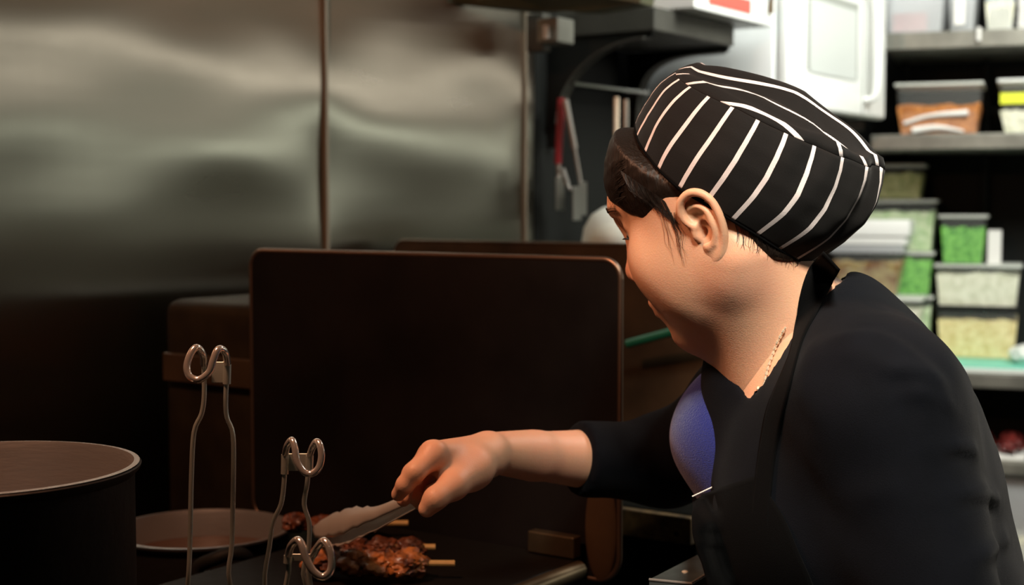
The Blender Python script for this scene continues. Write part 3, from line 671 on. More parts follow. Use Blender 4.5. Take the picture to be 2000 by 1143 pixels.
def head_sdf(Q):
    f = ell(Q, (-.012, 0, .045), (.092, .072, .082))
    f = smin(f, ell(Q, (.040, 0, .050), (.054, .060, .055)), .03)
    f = smin(f, ell(Q, (.038, 0, -.018), (.052, .056, .080)), .03)
    for s in (1, -1):
        f = smin(f, cap(Q, (.004, s * .046, -.048), (.068, s * .016, -.084), .019, .017), .03)
        f = smin(f, ell(Q, (.061, s * .038, -.016), (.031, .028, .030)), .024)
        f = smin(f, ell(Q, (.048, s * .036, -.044), (.030, .024, .030)), .03)
        f = smin(f, cap(Q, (.083, s * .030, .038), (.090, s * .004, .033), .010), .018)
        f = smin(f, ell(Q, (.010, s * .056, .0), (.03, .014, .045)), .025)
    f = smin(f, ell(Q, (.084, 0, -.055), (.017, .026, .024)), .02)
    f = smin(f, ell(Q, (.076, 0, -.087), (.018, .019, .015)), .018)
    for s in (1, -1):
        f = smax(f, -ell(Q, (.094, s * .031, .019), (.013, .017, .011)), .014)
        f = smin(f, ell(Q, (.0725, s * .031, .019), (.0125, .0155, .0125)), .004)
        f = smin(f, cap(Q, (.086, s * .020, .0265), (.078, s * .044, .0235), .0026), .005)
    f = smin(f, cap(Q, (.089, 0, .028), (.105, 0, -.012), .0065, .0085), .013)
    f = smin(f, ell(Q, (.108, 0, -.018), (.009, .010, .0085)), .007)
    for s in (1, -1): f = smin(f, ell(Q, (.100, s * .0115, -.022), (.009, .0065, .007)), .006)
    for s in (1, -1): f = smax(f, -ell(Q, (.104, s * .006, -.0275), (.005, .0028, .003)), .003)
    f = smin(f, cap(Q, (.0985, -.012, -.0495), (.0985, .012, -.0495), .0050), .006)
    f = smin(f, cap(Q, (.0965, -.011, -.0605), (.0965, .011, -.0605), .0055), .006)
    f = smax(f, -cap(Q, (.104, -.021, -.0553), (.104, .021, -.0553), .0022), .004)
    f = smax(f, -ell(Q, (.100, 0, -.073), (.008, .02, .006)), .012)
    for s in (1, -1): f = smax(f, -ell(Q, (.003, s * .070, -.006), (.005, .014, .006)), .003)
    # neck, throat and nape
    f = smin(f, cap(Q, (-.020, 0, -.02), NBl + np.array([-.005, 0, 0.0]), .052, .053), .035)
    f = smin(f, cap(Q, (.030, 0, -.070), NBl + np.array([.030, 0, -.02]), .026, .040), .04)
    f = smin(f, cap(Q, (-.012, .058, -.035), NBl + np.array([.045, .012, -.01]), .014, .012), .03)
    f = smin(f, cap(Q, (-.012, -.058, -.035), NBl + np.array([.045, -.012, -.01]), .014, .012), .03)
    return f
hv, hf = surf(head_sdf, (-.125, -.10, -.20), (.13, .10, .14), .0022)
hv = relax(hv, hf, 2, .4); hv = HO + (hv * HS) @ HA
hvx = np.array([.59 * .985, -.17, .81 * .985]); hvx /= np.linalg.norm(hvx)
hux = np.array([.719, -.46, -.524]); hux -= hvx * (hux @ hvx); hux /= np.linalg.norm(hux)
hwx = np.cross(hvx, hux); hwx = hwx if hwx[1] < 0 else -hwx
CO = V3(P(1428, 366, 1.268))
def tuck(v, k):
    "pull what lies above the hem of the cap inside the cap"
    d = v - CO; u, w_, h = d @ hux, d @ hwx, d @ hvx
    a, b = .0985 * k, .082 * k
    r = np.sqrt((u / a) ** 2 + (w_ / b) ** 2); m = np.clip((h + .014 + .016 * np.clip(w_ / .08, 0, 1)) / .012, 0, 1)
    sc = np.where(r > 1, 1 / np.maximum(r, 1e-6), 1) ; sc = 1 + (sc - 1) * m
    hm = .056; h2 = np.where(h > hm * .6, hm * .6 + (hm * .4) * np.tanh((h - hm * .6) / (hm * .4)), h)
    return CO + np.outer(u * sc, hux) + np.outer(w_ * sc, hwx) + np.outer(h2, hvx)
hv = tuck(hv, .95)
# ear: a = backwards and outwards, u = up, n = out of the ear plane
EO = np.array([.001, .0735, -.004])
ea = np.array([-math.cos(R(12)), math.sin(R(12)), -.10]); ea /= np.linalg.norm(ea)
eu = np.array([.0, .07, 1.]); eu -= ea * (eu @ ea); eu /= np.linalg.norm(eu); en = np.cross(ea, eu)
if en[1] < 0: en = -en
def ear_sdf(Q):
    helix = [(-.002, .002, .003), (-.010, .008, .005), (-.0135, .018, .006), (-.010, .028, .006), (0, .0335, .0055), (.0105, .031, .005), (.0175, .022, .004), (.0195, .009, .004), (.0175, -.005, .0035), (.0125, -.016, .003), (.0065, -.0245, .003), (.000, -.028, .002)]
    pl = ell(Q, (.003, .005, .000), (.0175, .0285, .0034)); pl = smin(pl, ell(Q, (.002, -.021, .0008), (.0108, .0125, .0050)), .006)
    pl = smax(pl, -ell(Q, (.000, .000, .004), (.0085, .0115, .006)), .004)
    f = smin(pl, tubef(Q, helix, [.0024, .0030, .0034, .0036, .0036, .0036, .0034, .0032, .0030, .0030, .0032, .0034]), .004)
    f = smin(f, tubef(Q, [(-.006, .020, .003), (.002, .021, .004), (.009, .016, .0045), (.011, .006, .0048), (.010, -.004, .0045), (.0055, -.012, .004)], [.0012, .0020, .0022, .0024, .0024, .0026]), .004)
    f = smin(f, ell(Q, (-.0085, -.002, .0030), (.0036, .0065, .0042)), .004)
    f = smin(f, ell(Q, (.000, -.0145, .0035), (.0045, .0032, .003)), .003)
    f = smin(f, cap(Q, (-.006, .000, -.012), (.004, .004, -.010), .012, .014), .006)
    f = smax(f, -ell(Q, (.0015, .000, .003), (.0060, .0085, .0085)), .003)
    f = smax(f, -ell(Q, (-.001, .014, .005), (.0062, .0050, .0042)), .003)
    return f
ev, ef = surf(ear_sdf, (-.028, -.042, -.034), (.032, .044, .02), .0009)
ev = relax(ev, ef, 2, .4)
ev2 = EO + ev[:, :1] * ea + ev[:, 1:2] * eu + ev[:, 2:] * en
ef2 = ef if np.dot(np.cross(ea, eu), en) > 0 else ef[:, ::-1]
er2 = ev2 * np.array([1, -1, 1]); efr = ef2[:, ::-1]
ev2 = HO + (ev2 * HS) @ HA; er2 = HO + (er2 * HS) @ HA
# body landmarks
SL = V3(P(1712, 790, 1.14)); SR = np.array([.245, 1.415, 1.145]); EL = np.array([.350, 1.085, .965]); ER = V3(P(1300, 902, 1.515))
CUF = V3(P(1128, 896, 1.445)); WR = V3(P(962, 886, 1.345)); HL = np.array([.20, 1.10, .885])
def torso_sdf(Q, g=0.):
    tl = Matrix.Rotation(R(-6), 3, 'Z')
    f = ell(Q, (.290, 1.275, 1.105), (.098 + g, .140 + g, .115 + g))
    f = smin(f, ell(Q, (.335, 1.28, .98), (.118 + g, .145 + g, .17 + g)), .06)
    f = smin(f, ell(Q, (.41, 1.27, .84), (.13 + g, .165 + g, .13 + g)), .06)
    f = smin(f, ell(Q, (.315, 1.25, 1.125), (.085 + g, .12 + g, .11 + g)), .05)
    for s, r in ((SL, .050), (SR, .046)):
        f = smin(f, cap(Q, NB + np.array([.030, 0, .016]), s + np.array([0, 0, .002]), .044 + g, r + g), .05)
    f = smin(f, ell(Q, (.245, 1.20, 1.06), (.060 + g, .06 + g, .06 + g)), .04)
    return f
def arms_sdf(Q, g=0.):
    f = cap(Q, SL, EL, .050 + g, .040 + g); f = smin(f, cap(Q, EL, HL, .040 + g, .026 + g), .03)
    b = cap(Q, SR, ER, .048 + g, .038 + g); b = smin(b, cap(Q, ER, CUF, .038 + g, .030 + g), .03)
    return f, b
def body_sdf(Q):
    f = torso_sdf(Q); a, b = arms_sdf(Q)
    f = smin(smin(f, a, .05), b, .05)
    return smin(f, cap(Q, NB + np.array([-.01, 0, .05]), NB + np.array([0, 0, -.03]), .050, .052), .04)
bv, bf = surf(body_sdf, (.0, .95, .66), (.60, 1.65, 1.32), .008); bv = relax(bv, bf, 2, .4)
# right forearm and hand
W3 = lambda *a: V3(P(*a))
TONG_A = W3(826, 964, 1.262)
def hand_sdf(Q):
    mid = W3(1040, 890, 1.397); ot = CUF + (CUF - WR) * .3
    f = tubef(Q, [ot, CUF, mid, WR], [.0325, .0295, .0235, .0165], 6)
    f = smin(f, cap(Q, mid, WR + np.array([0, .010, 0]), .020, .0155), .015)
    mc = {'i': W3(846, 889, 1.268), 'm': W3(842, 893, 1.290), 'r': W3(850, 904, 1.311), 'l': W3(866, 922, 1.328)}
    for k, r in (('i', .0125), ('m', .0125), ('r', .012), ('l', .0112)):
        f = smin(f, cap(Q, WR + (mc[k] - WR) * .12 + np.array([0, .0, 0]), mc[k], .0155, r), .012)
    # thumb side of the palm
    cmc = W3(925, 915, 1.300); mcp = W3(885, 948, 1.262); ip = W3(850, 974, 1.243); tip = W3(834, 994, 1.245)
    f = smin(f, cap(Q, W3(945, 900, 1.325), cmc, .016, .0165), .012)
    th = chain(Q, [cmc, mcp, ip, tip], [.0175, .0130, .0098, .0080], .006); f = smin(f, th, .012)
    f = smin(f, cap(Q, W3(900, 925, 1.30), W3(885, 925, 1.285), .014, .013), .015)
    def finger(pts, rs, k=.005):
        return chain(Q, pts, rs, .004)
    fi = finger([mc['i'], W3(811, 922, 1.250), W3(792, 946, 1.252), W3(778, 966, 1.262)], [.0118, .0090, .0080, .0066])
    fm = finger([mc['m'], W3(806, 925, 1.285), W3(790, 952, 1.283), W3(788, 976, 1.277)], [.0118, .0092, .0082, .0068])
    fr = finger([mc['r'], W3(818, 940, 1.310), W3(808, 966, 1.303), W3(822, 984, 1.292)], [.0112, .0088, .0078, .0066])
    fl = finger([mc['l'], W3(838, 955, 1.328), W3(832, 976, 1.320), W3(842, 990, 1.308)], [.0105, .0080, .0072, .0060])
    for g in (fi, fm, fr, fl): f = smin(f, g, .0045)
    # knuckles and tendon hollow
    for k in ('i', 'm', 'r'): f = smin(f, ell(Q, mc[k] + np.array([.000, 0, .006]), (.009, .007, .006)), .006)
    return f
lo = np.array([-.13, 1.20, 1.02]); fv, ff = surf(hand_sdf, (-.14, 1.20, 1.03), (.13, 1.52, 1.17), .0018)
fv = relax(fv, ff, 2, .4)
def lhand_sdf(Q):
    b = HL; d = np.array([-.9, .25, -.12]); d /= np.linalg.norm(d); sd = np.array([-.25, -.95, 0]); f = cap(Q, EL + (HL - EL) * .7, b, .028, .021)
    for k, (o, L) in enumerate(((-.026, .062), (-.009, .072), (.009, .068), (.026, .052))):
        m = b + d * .085 + sd * o * -1; f = smin(f, cap(Q, b + d * .01, m, .016, .011), .01)
        f = smin(f, chain(Q, [m, m + d * L * .5 + np.array([0, 0, .004]), m + d * L + np.array([0, 0, -.012])], [.0098, .0085, .007], .004), .004)
    f = smin(f, chain(Q, [b + d * .02, b + d * .055 - sd * .042, b + d * .095 - sd * .05], [.016, .012, .008], .006), .01)
    return f
lv, lf = surf(lhand_sdf, (-.02, .95, .82), (.34, 1.25, .99), .004); lv = relax(lv, lf, 1, .4)
vs, fs, off = [], [], 0
for a, b in ((hv, hf), (ev2, ef2), (er2, efr), (bv, bf), (fv, ff), (lv, lf)):
    vs.append(a); fs.append(b + off); off += len(a)
pe = empty('person', (.43, 1.27, 0)); tag(pe, 'person in a striped cap, navy top and black apron leaning over the griddle with tongs', 'person')
body = np_mesh('body', np.concatenate(vs), np.concatenate(fs), M['skin'], pe)
# ------------------------------------------------------------ shirt
VP = V3(P(1486, 806, 1.235))
def shirt_sdf(Q):
    f = torso_sdf(Q, .010); a = cap(Q, SL, EL, .060, .050); a = smin(a, cap(Q, EL, EL + (HL - EL) * .45, .05, .044), .03)
    b = cap(Q, SR, ER, .058, .045); b = smin(b, cap(Q, ER, CUF + (ER - CUF) * .02, .0435, .0385), .03)
    f = smin(smin(f, a, .045), b, .045)
    f = smin(f, ell(Q, V3(P(1440, 742, 1.30)), (.034, .042, .050)), .03)
    # flat cuffs and hem, neck opening
    d = (CUF - ER) / np.linalg.norm(CUF - ER); d = d * .93 + np.array([-1, 0, 0]) * .35; d /= np.linalg.norm(d)
    near = np.linalg.norm(Q - CUF.astype(np.float32), axis=1) - .10
    f = smax(f, np.where(near < .0, (Q - CUF.astype(np.float32)) @ d.astype(np.float32), -1), .002)
    f = np.maximum(f, -(Q[:, 2] - .80))
    f = smin(f, cap(Q, (.296, 1.262, 1.256), SL + np.array([-.01, 0, .0]), .031, .044), .03)
    n = cap(Q, NB + np.array([-.016, 0, .10]), NB + np.array([-.012, -.002, .012]), .053, .051)
    n = smin(n, cap(Q, NB + np.array([-.03, -.03, .03]), VP + np.array([.002, .0, -.004]), .046, .007), .015)
    return smax(f, -n, .004)
sv, sf = surf(shirt_sdf, (.02, .93, .78), (.60, 1.66, 1.34), .0045); sv = relax(sv, sf, 2, .4)
def bvh_of(v, f): return BVHTree.FromPolygons([Vector(a) for a in v], [tuple(int(i) for i in q) for q in f])
def ridge(v, f, lines, it=1):
    B = bvh_of(v, f); n = vnormals(v, f); d = np.zeros(len(v))
    for pts, wid, amp in lines:
        w3 = []
        for (x, y) in pts:
            h, _ = hit(B, x, y)
            if h: w3.append(V3(h))
        if len(w3) < 2: continue
        w3 = [V3(q) for q in crom([Vector(a) for a in w3], 5)]
        ds = polydist(v, w3)
        tt = np.ones(len(v)); e0 = np.linalg.norm(v - w3[0], axis=1); e1 = np.linalg.norm(v - w3[-1], axis=1)
        fade = np.clip(np.minimum(e0, e1) / (wid * 3), .15, 1)
        d += amp * np.exp(-(ds / wid) ** 2) * fade
    return v + n * d[:, None]
wr = [
    ([(1590, 690), (1680, 690), (1760, 720), (1810, 780), (1830, 850)], 0.0120, 0.0042), ([(1640, 1000), (1720, 960), (1800, 960)], 0.0120, 0.0028),
    ([(1600, 668), (1660, 660), (1730, 668), (1800, 715), (1850, 775)], 0.0088, 0.0038),
    ([(1700, 728), (1770, 728), (1820, 745), (1860, 790)], 0.0075, 0.0038), ([(1700, 745), (1770, 745), (1820, 765), (1850, 800)], 0.0063, -0.0013),
    ([(1740, 768), (1800, 768), (1845, 790), (1872, 830)], 0.0069, 0.0031),
    ([(1830, 880), (1870, 874), (1900, 880), (1915, 895)], 0.0063, 0.0035), ([(1830, 897), (1870, 893), (1905, 900)], 0.0056, -0.0013),
    ([(1850, 975), (1900, 965), (1935, 968), (1955, 985)], 0.0069, 0.0035), ([(1850, 995), (1900, 987), (1950, 1000)], 0.0056, -0.0013),
    ([(1890, 1110), (1930, 1080), (1975, 1050)], 0.0075, 0.0042), ([(1540, 840), (1580, 930), (1620, 1000), (1700, 1080)], 0.0125, -0.0016),
    ([(1560, 700), (1590, 800), (1600, 900)], 0.0125, 0.0028), ([(1150, 850), (1160, 900), (1150, 960)], 0.0075, 0.0011),
    ([(1190, 840), (1215, 890), (1200, 960)], 0.0075, -0.0009), ([(1240, 840), (1265, 900), (1250, 950)], 0.0088, 0.0021)]
sv = ridge(sv, sf, wr)
no = np.array([noise.noise(Vector(a) * 22) for a in sv]); sv = sv + vnormals(sv, sf) * (no * .0022)[:, None]
shirt = np_mesh('shirt', sv, sf, M['navy'], pe)
# blue fleece front over the far side of the chest
def blue_sdf(Q):
    f = ell(Q, (.220, 1.325, 1.132), (.072, .062, .064)); f = smin(f, cap(Q, (.222, 1.33, 1.160), (.235, 1.32, 1.085), .045, .055), .03)
    return f
v_, f_ = surf(blue_sdf, (.12, 1.25, 1.02), (.31, 1.44, 1.24), .003)
v_ = relax(v_, f_, 2, .4); tag(np_mesh('shirt_front', v_, f_, M['blue'], pe), 'blue fleece shirt front')
# ------------------------------------------------------------ apron: neck strap, bib
allv = np.concatenate([hv, sv, v_]); allf = np.concatenate([hf, sf + len(hv), f_ + len(hv) + len(sv)]); AB = bvh_of(allv, allf)
def drape(name, L, Rr, m, parent, lift=.004, rows=40, cols=8, th=.0018, smoothit=3):
    L = crom([Vector((*p, 0)) for p in L], 12); Rr = crom([Vector((*p, 0)) for p in Rr], 12)
    def at(Ls, t): 
        x = t * (len(Ls) - 1); i = min(int(x), len(Ls) - 2); return Ls[i].lerp(Ls[i + 1], x - i)
    g = np.zeros((rows + 1, cols + 1, 3)); last = None
    for i in range(rows + 1):
        a, b = at(L, i / rows), at(Rr, i / rows)
        for j in range(cols + 1):
            q = a.lerp(b, j / cols); h, n = hit(AB, q.x, q.y)
            if h is None: g[i, j] = np.nan; continue
            o = Vector((0, 0, ZC)); g[i, j] = V3(h + (o - h).normalized() * lift)
    yd = g[..., 1]; med = np.nanmedian(yd)
    for i in range(rows + 1):
        for j in range(cols + 1):
            if np.isnan(yd[i, j]):
                a, b = at(L, i / rows), at(Rr, i / rows); q = a.lerp(b, j / cols)
                row = g[i, :, 1]; Y = np.nanmedian(row) if not np.all(np.isnan(row)) else med
                g[i, j] = V3(P(q.x, q.y, float(Y)))
    for _ in range(smoothit):
        h = g.copy(); h[1:-1] = (g[:-2] + g[1:-1] * 2 + g[2:]) / 4; g2_ = h.copy(); g2_[:, 1:-1] = (h[:, :-2] + 2 * h[:, 1:-1] + h[:, 2:]) / 4; g = g2_
    v = g.reshape(-1, 3); c = cols + 1
    f = [(i * c + j, i * c + j + 1, (i + 1) * c + j + 1, (i + 1) * c + j) for i in range(rows) for j in range(cols)]
    o = mesh_obj(name, v, f, m, parent); mo = o.modifiers.new('t', 'SOLIDIFY'); mo.thickness = th; mo.offset = 0
    return o
ap = drape('apron', [(1354, 972), (1352, 1040), (1372, 1100), (1395, 1200), (1400, 1300)], [(1478, 930), (1530, 1010), (1560, 1080), (1590, 1150), (1640, 1300)], M['apron'], pe, .006, 40, 20)
drape('neck_strap', [(1607, 492), (1580, 525), (1562, 580), (1553, 640), (1543, 690), (1520, 745), (1497, 800), (1484, 870), (1474, 950), (1468, 1030), (1466, 1150), (1466, 1260)],
      [(1640, 528), (1622, 560), (1598, 605), (1572, 650), (1556, 700), (1541, 760), (1524, 830), (1512, 900), (1505, 970), (1500, 1040), (1498, 1150), (1498, 1260)], M['apron'], ap, .006, 60, 8)
pts = []
for k in range(14):
    t = k / 13; q = (1352 + 60 * t, 970 - 28 * t - 3 * math.sin(t * 3)); h, _ = hit(AB, *q)
    pts.append((h if h else P(q[0], q[1], 1.25)))
yy = np.median([p.y for p in pts]); pts = [P(1352 + 60 * k / 13, 970 - 28 * k / 13, float(yy) - .01) for k in range(14)]
mb = MB(); mb.tube(pts, .0006, 8); tag(mb.build('pocket_edge', M['paper'], ap, True), 'pale piping')
# trousers and shoes, below the frame
def leg_sdf(Q):
    f = ell(Q, (.42, 1.27, .82), (.14, .17, .12))
    for y in (1.18, 1.36):
        f = smin(f, cap(Q, (.43, y, .80), (.44, y, .45), .085, .06), .04); f = smin(f, cap(Q, (.44, y, .45), (.46, y, .07), .06, .05), .03)
    return f
v2, f2 = surf(leg_sdf, (.25, 1.05, .03), (.62, 1.50, .97), .014); np_mesh('trousers', v2, f2, M['apron'], pe)
for y in (1.18, 1.36):
    v2, f2 = surf(lambda Q: smax(smin(ell(Q, (.37, y, .03), (.10, .042, .045)), ell(Q, (.45, y, .05), (.055, .04, .06)), .03), -Q[:, 2] + .002, .004), (.24, y - .08, -.02), (.54, y + .08, .13), .008)
    np_mesh('shoe', v2, f2, M['black'], pe)
# ------------------------------------------------------------ necklace
B2 = bvh_of(np.concatenate([hv, bv]), np.concatenate([hf, bf + len(hv)]))
cpx = [(1534, 640), (1522, 662), (1512, 685), (1502, 712), (1495, 738), (1490, 765), (1486, 786), (1482, 775), (1480, 755)]
cp = []
for x, y in cpx:
    h, n = hit(B2, x, y)
    if h: cp.append(h + (Vector((0, 0, ZC)) - h).normalized() * .0022)
if len(cp) > 2:
    cp = crom(cp, 16); mb = MB(); acc = 0; nxt = 0; k = 0
    for a, b in zip(cp, cp[1:]):
        acc += (b - a).length
        if acc >= nxt:
            r = .0015 if k % 2 else .0009; mb.tube([b - (b - a).normalized() * .0011, b + (b - a).normalized() * .0011], r, 8); nxt = acc + .0022; k += 1
    mb.tube(cp, .0004, 6); mb.build('necklace', M['gold'], pe, True)
# ------------------------------------------------------------ hair
def hair_sdf(Q):
    f = ell(Q, (-.012, 0, .045), (.098, .0775, .088)); f = smin(f, ell(Q, (.038, 0, .050), (.057, .0655, .057)), .025)
    x, y, z = Q[:, 0], Q[:, 1], Q[:, 2]; ay = np.abs(y)
    f = smin(f, ell(Q, (-.042, 0, -.020), (.060, .0690, .050)), .015)
    # hairline: keep above a curve that runs from the forehead to the temple, the ear and the nape
    line = np.interp(x, [-.12, -.06, -.02, -.008, .004, .016, .030, .045, .06, .08, .1], [-.078, -.068, -.046, -.012, .022, -.002, -.006, .008, .024, .041, .050]).astype(np.float32)
    f = smax(f, line - z, .010)
    return f
v2, f2 = surf(hair_sdf, (-.125, -.10, -.09), (.125, .10, .15), .0024); v2 = relax(v2, f2, 2, .4)
n2 = vnormals(v2, f2); no = np.array([noise.noise(Vector((a[0] * 30, a[1] * 30, a[2] * 160))) for a in v2]); v2 = v2 + n2 * (no * .0006)[:, None]
hw_ = tuck(HO + (v2 * HS) @ HA, .985)
hair = np_mesh('hair', hw_, f2, M['hair'], pe)
HB = bvh_of(hv, hf); HHB = bvh_of(np.concatenate([hv, hw_]), np.concatenate([hf, f2 + len(hv)]))
mb = MB(); rg = random.Random(3)
def strand(px, r0=.00015, B=HHB, lift=.001):
    pts = []
    for x, y in px:
        h, n = hit(B, x, y)
        if h: pts.append(h + (Vector((0, 0, ZC)) - h).normalized() * lift)
    if len(pts) > 2: mb.tube(pts, [r0, r0, r0 * .3], 5, sub=4)
for k in range(14): # sideburn wisps in front of the ear
    u = rg.random(); x0 = 1292 + 40 * u + rg.uniform(-4, 4)
    strand([(x0 - 8, 415), (x0 - 2, 436 + 8 * u), (x0 + 2 + 4 * u, 455), (x0 + 6 + rg.uniform(-4, 4), 480 + rg.uniform(-10, 8)), (x0 + 14 + rg.uniform(-6, 6), 498 + rg.uniform(-12, 22))])
mb.build('sideburn_strands', M['hair'], hair, True); mb = MB()
for k in range(190): # temple edge
    u = rg.random(); x0 = 1222 + 90 * u; y0 = 362 + 62 * u
    strand([(x0 - 12, y0 - 30), (x0, y0 - 6), (x0 + 9 + rg.uniform(-3, 3), y0 + 10), (x0 + 16 + rg.uniform(-5, 5), y0 + 20 + rg.uniform(-8, 8))])
mb.build('temple_strands', M['hair'], hair, True); mb = MB()
for k in range(45): # nape wisps below the cap
    u = rg.random(); x0 = 1430 + 130 * u; y0 = 458 + 52 * u
    strand([(x0 - 4, y0 - 26), (x0 + 1, y0 - 8), (x0 + 2 + rg.uniform(-3, 3), y0 + 8), (x0 + rg.uniform(-5, 6), y0 + 16 + rg.uniform(-6, 6))], .0002)
mb.build('nape_strands', M['hair'], hair, True); mb = MB()
for k in range(70): # fly-aways on the forehead
    y = rg.uniform(255, 385); x = 1232 - 22 * math.sin((y - 240) / 150 * PI * .5) + rg.uniform(0, 14); h, n = hit(HHB, x, y)
    if h:
        a = h; q = P(x - rg.uniform(14, 24), y + rg.uniform(4, 22), a.y + .01); e = P(x - rg.uniform(14, 26), y + rg.uniform(26, 50), a.y + .015)
        mb.tube([a, q, e], [.00018, .00014, .00005], 4, sub=4)
mb.build('forehead_strands', M['hair'], hair, True)
# eyes, lashes and brows
for s in (1, -1):
    g = bmesh.new(); bmesh.ops.create_icosphere(g, subdivisions=4, radius=.0122 * HS); bmesh.ops.translate(g, verts=g.verts, vec=Hw((.0742, s * .031, .0165)))
    mb = MB(); mb.join(g); ey = mb.build('eye', M['eye'], pe, True)
    mb = MB(); c0 = V3((.0742, s * .031, .0165)); d = V3((.9, s * .1, -.35)); d /= np.linalg.norm(d)
    mb.tube([Hw(c0 + d * .0105), Hw(c0 + d * .0128)], [.0055, .0045], 20); mb.build('iris', M['hair'], ey, True)
    mb = MB()
    for k in range(22):
        t = k / 21; b = V3((.0875 - .013 * t ** 1.6, s * (.022 + .024 * t), .0165 - .001 * t)); o = V3((.0085 - .001 * t, s * (.0 + .004 * t), -.003))
        mb.tube([Hw(b), Hw(b + o * .6 + V3((0, 0, -.001))), Hw(b + o + V3((0, 0, .0015)))], [.00045, .0004, .0001], 5)
    mb.build('eyelashes', M['hair'], pe, True)
    mb = MB()
    for k in range(60):
        t = k / 59; b = V3((.0965 - .018 * t ** 2, s * (.012 + .034 * t), .0375 + .004 * math.sin(t * 2.4))); 
        h, n, _, _ = HB.find_nearest(Hw(b)); dd = (Hw(b + V3((-.003, s * .006, .003))) - Hw(b)); q = h + n * .0004
        for w_ in range(2): z_ = Vector(HA[2]) * (w_ - .5) * .0022; mb.tube([q + z_, q + dd * .5 + n * .0005 + z_, q + dd + n * .0002 + z_], [.00016, .00014, .00005], 4)
    mb.build('eyebrow', M['hair'], pe, True)
# ------------------------------------------------------------ cap
hvx = np.array([.59 * .985, -.17, .81 * .985]); hvx /= np.linalg.norm(hvx)
hux = np.array([.719, -.46, -.524]); hux -= hvx * (hux @ hvx); hux /= np.linalg.norm(hux)
hwx = np.cross(hvx, hux); hwx = hwx if hwx[1] < 0 else -hwx
CO = V3(P(1428, 366, 1.268))
CM = bpy.data.materials.new('pinstripe_cotton'); CM.use_nodes = True; nt = CM.node_tree; bs = nt.nodes['Principled BSDF']
bs.inputs['Roughness'].default_value = .8; bs.inputs['Specular IOR Level'].default_value = .15; bs.inputs['Sheen Weight'].default_value = .05
uvn = nt.nodes.new('ShaderNodeUVMap'); uvn.uv_map = 'UVMap'; sp_ = nt.nodes.new('ShaderNodeSeparateXYZ'); nt.links.new(uvn.outputs[0], sp_.inputs[0])
fr = nt.nodes.new('ShaderNodeMath'); fr.operation = 'FRACT'; nt.links.new(sp_.outputs[0], fr.inputs[0])
lt = nt.nodes.new('ShaderNodeMath'); lt.operation = 'LESS_THAN'; lt.inputs[1].default_value = .145; nt.links.new(fr.outputs[0], lt.inputs[0])
mx = nt.nodes.new('ShaderNodeMix'); mx.data_type = 'RGBA'; mx.inputs[6].default_value = (.0048, .0045, .0045, 1); mx.inputs[7].default_value = (.62, .57, .57, 1)
nt.links.new(lt.outputs[0], mx.inputs[0]); nt.links.new(mx.outputs[2], bs.inputs['Base Color'])
tcn = nt.nodes.new('ShaderNodeTexCoord'); nn = nt.nodes.new('ShaderNodeTexNoise'); nn.inputs['Scale'].default_value = 1600; bpn = nt.nodes.new('ShaderNodeBump'); bpn.inputs['Strength'].default_value = .3; bpn.inputs['Distance'].default_value = .001
nt.links.new(tcn.outputs['Object'], nn.inputs['Vector']); nt.links.new(nn.outputs[0], bpn.inputs['Height']); nt.links.new(bpn.outputs[0], bs.inputs['Normal'])
SPC = .0280
# wall profile: height, half length, half width, backward shift
prof = [(0, .1005, .084, 0), (.012, .103, .088, .001), (.03, .1065, .0925, .003), (.05, .108, .0945, .004), (.07, .1065, .094, .003), (.085, .103, .091, .001), (.0945, .099, .088, -.001)]
def ringpt(t, ph):
    h = t * .0945 * 1.0; z = np.interp(h, [p[0] for p in prof], range(len(prof))); i = min(int(z), len(prof) - 2); w_ = z - i
    a, b, sft = [prof[i][k] * (1 - w_) + prof[i + 1][k] * w_ for k in (1, 2, 3)]
    cu, cw = math.cos(ph), math.sin(ph)           # cu +1 = back of the cap, cw +1 = side towards the viewer
    back = max(0, cu) ** 1.5
    u = a * cu + sft - .003 + .003 * back * math.sin(PI * min(1, t * 1.1))
    w2 = b * cw
    fold = .0016 * noise.noise(Vector((ph * 3.1, t * 2.2, 2))) + .0022 * back * math.sin(ph * 17 + t * 3) * t
    k = 1 + fold / .09 * 1.3
    dip = (-.012 * back - .021 * max(0, cw) ** 1.4 * (1 - .75 * max(0, cu))) * (1 - t) ** 1.2
    top = (-.024 * max(0, -cu) - .027 * max(0, cw) ** .8 * (1 - .4 * max(0, cu)) + .004 * back) * t
    return CO + hux * (u * k) + hwx * (w2 * k) + hvx * (h * .92 + dip + top)
NP, NT = 200, 28
gv, gf, guv = [], [], []
per = [0]
for k in range(NP):
    per.append(per[-1] + np.linalg.norm(ringpt(.4, 2 * PI * (k + 1) / NP) - ringpt(.4, 2 * PI * k / NP)))
nstr = round(per[-1] / SPC); per = np.array(per) / per[-1] * nstr
for j in range(NT + 1):
    for k in range(NP): gv.append(ringpt(j / NT, 2 * PI * k / NP))
for j in range(NT):
    for k in range(NP):
        gf.append((j * NP + k, j * NP + (k + 1) % NP, (j + 1) * NP + (k + 1) % NP, (j + 1) * NP + k))
        wob = lambda kk, jj: per[kk] + .10 * math.sin(jj / NT * 3.0 + kk * .05) + .10
        guv.append([(wob(k, j), 0), (wob(k + 1, j), 0), (wob(k + 1, j + 1), 0), (wob(k, j + 1), 0)])
def cap_mesh(name, gv, gf, guv, parent, th):
    me = bpy.data.meshes.new(name); me.from_pydata([tuple(a) for a in gv], [], gf); me.update(); uv = me.uv_layers.new(name='UVMap'); i = 0
    for q in guv:
        for a in q: uv.data[i].uv = a; i += 1
    o = link(name, me, CM, parent); mo = o.modifiers.new('t', 'SOLIDIFY'); mo.thickness = th; mo.offset = 0
    return o
hat = cap_mesh('hat', gv, gf, guv, pe, .0015)
tag(hat, 'black cap with thin white stripes')
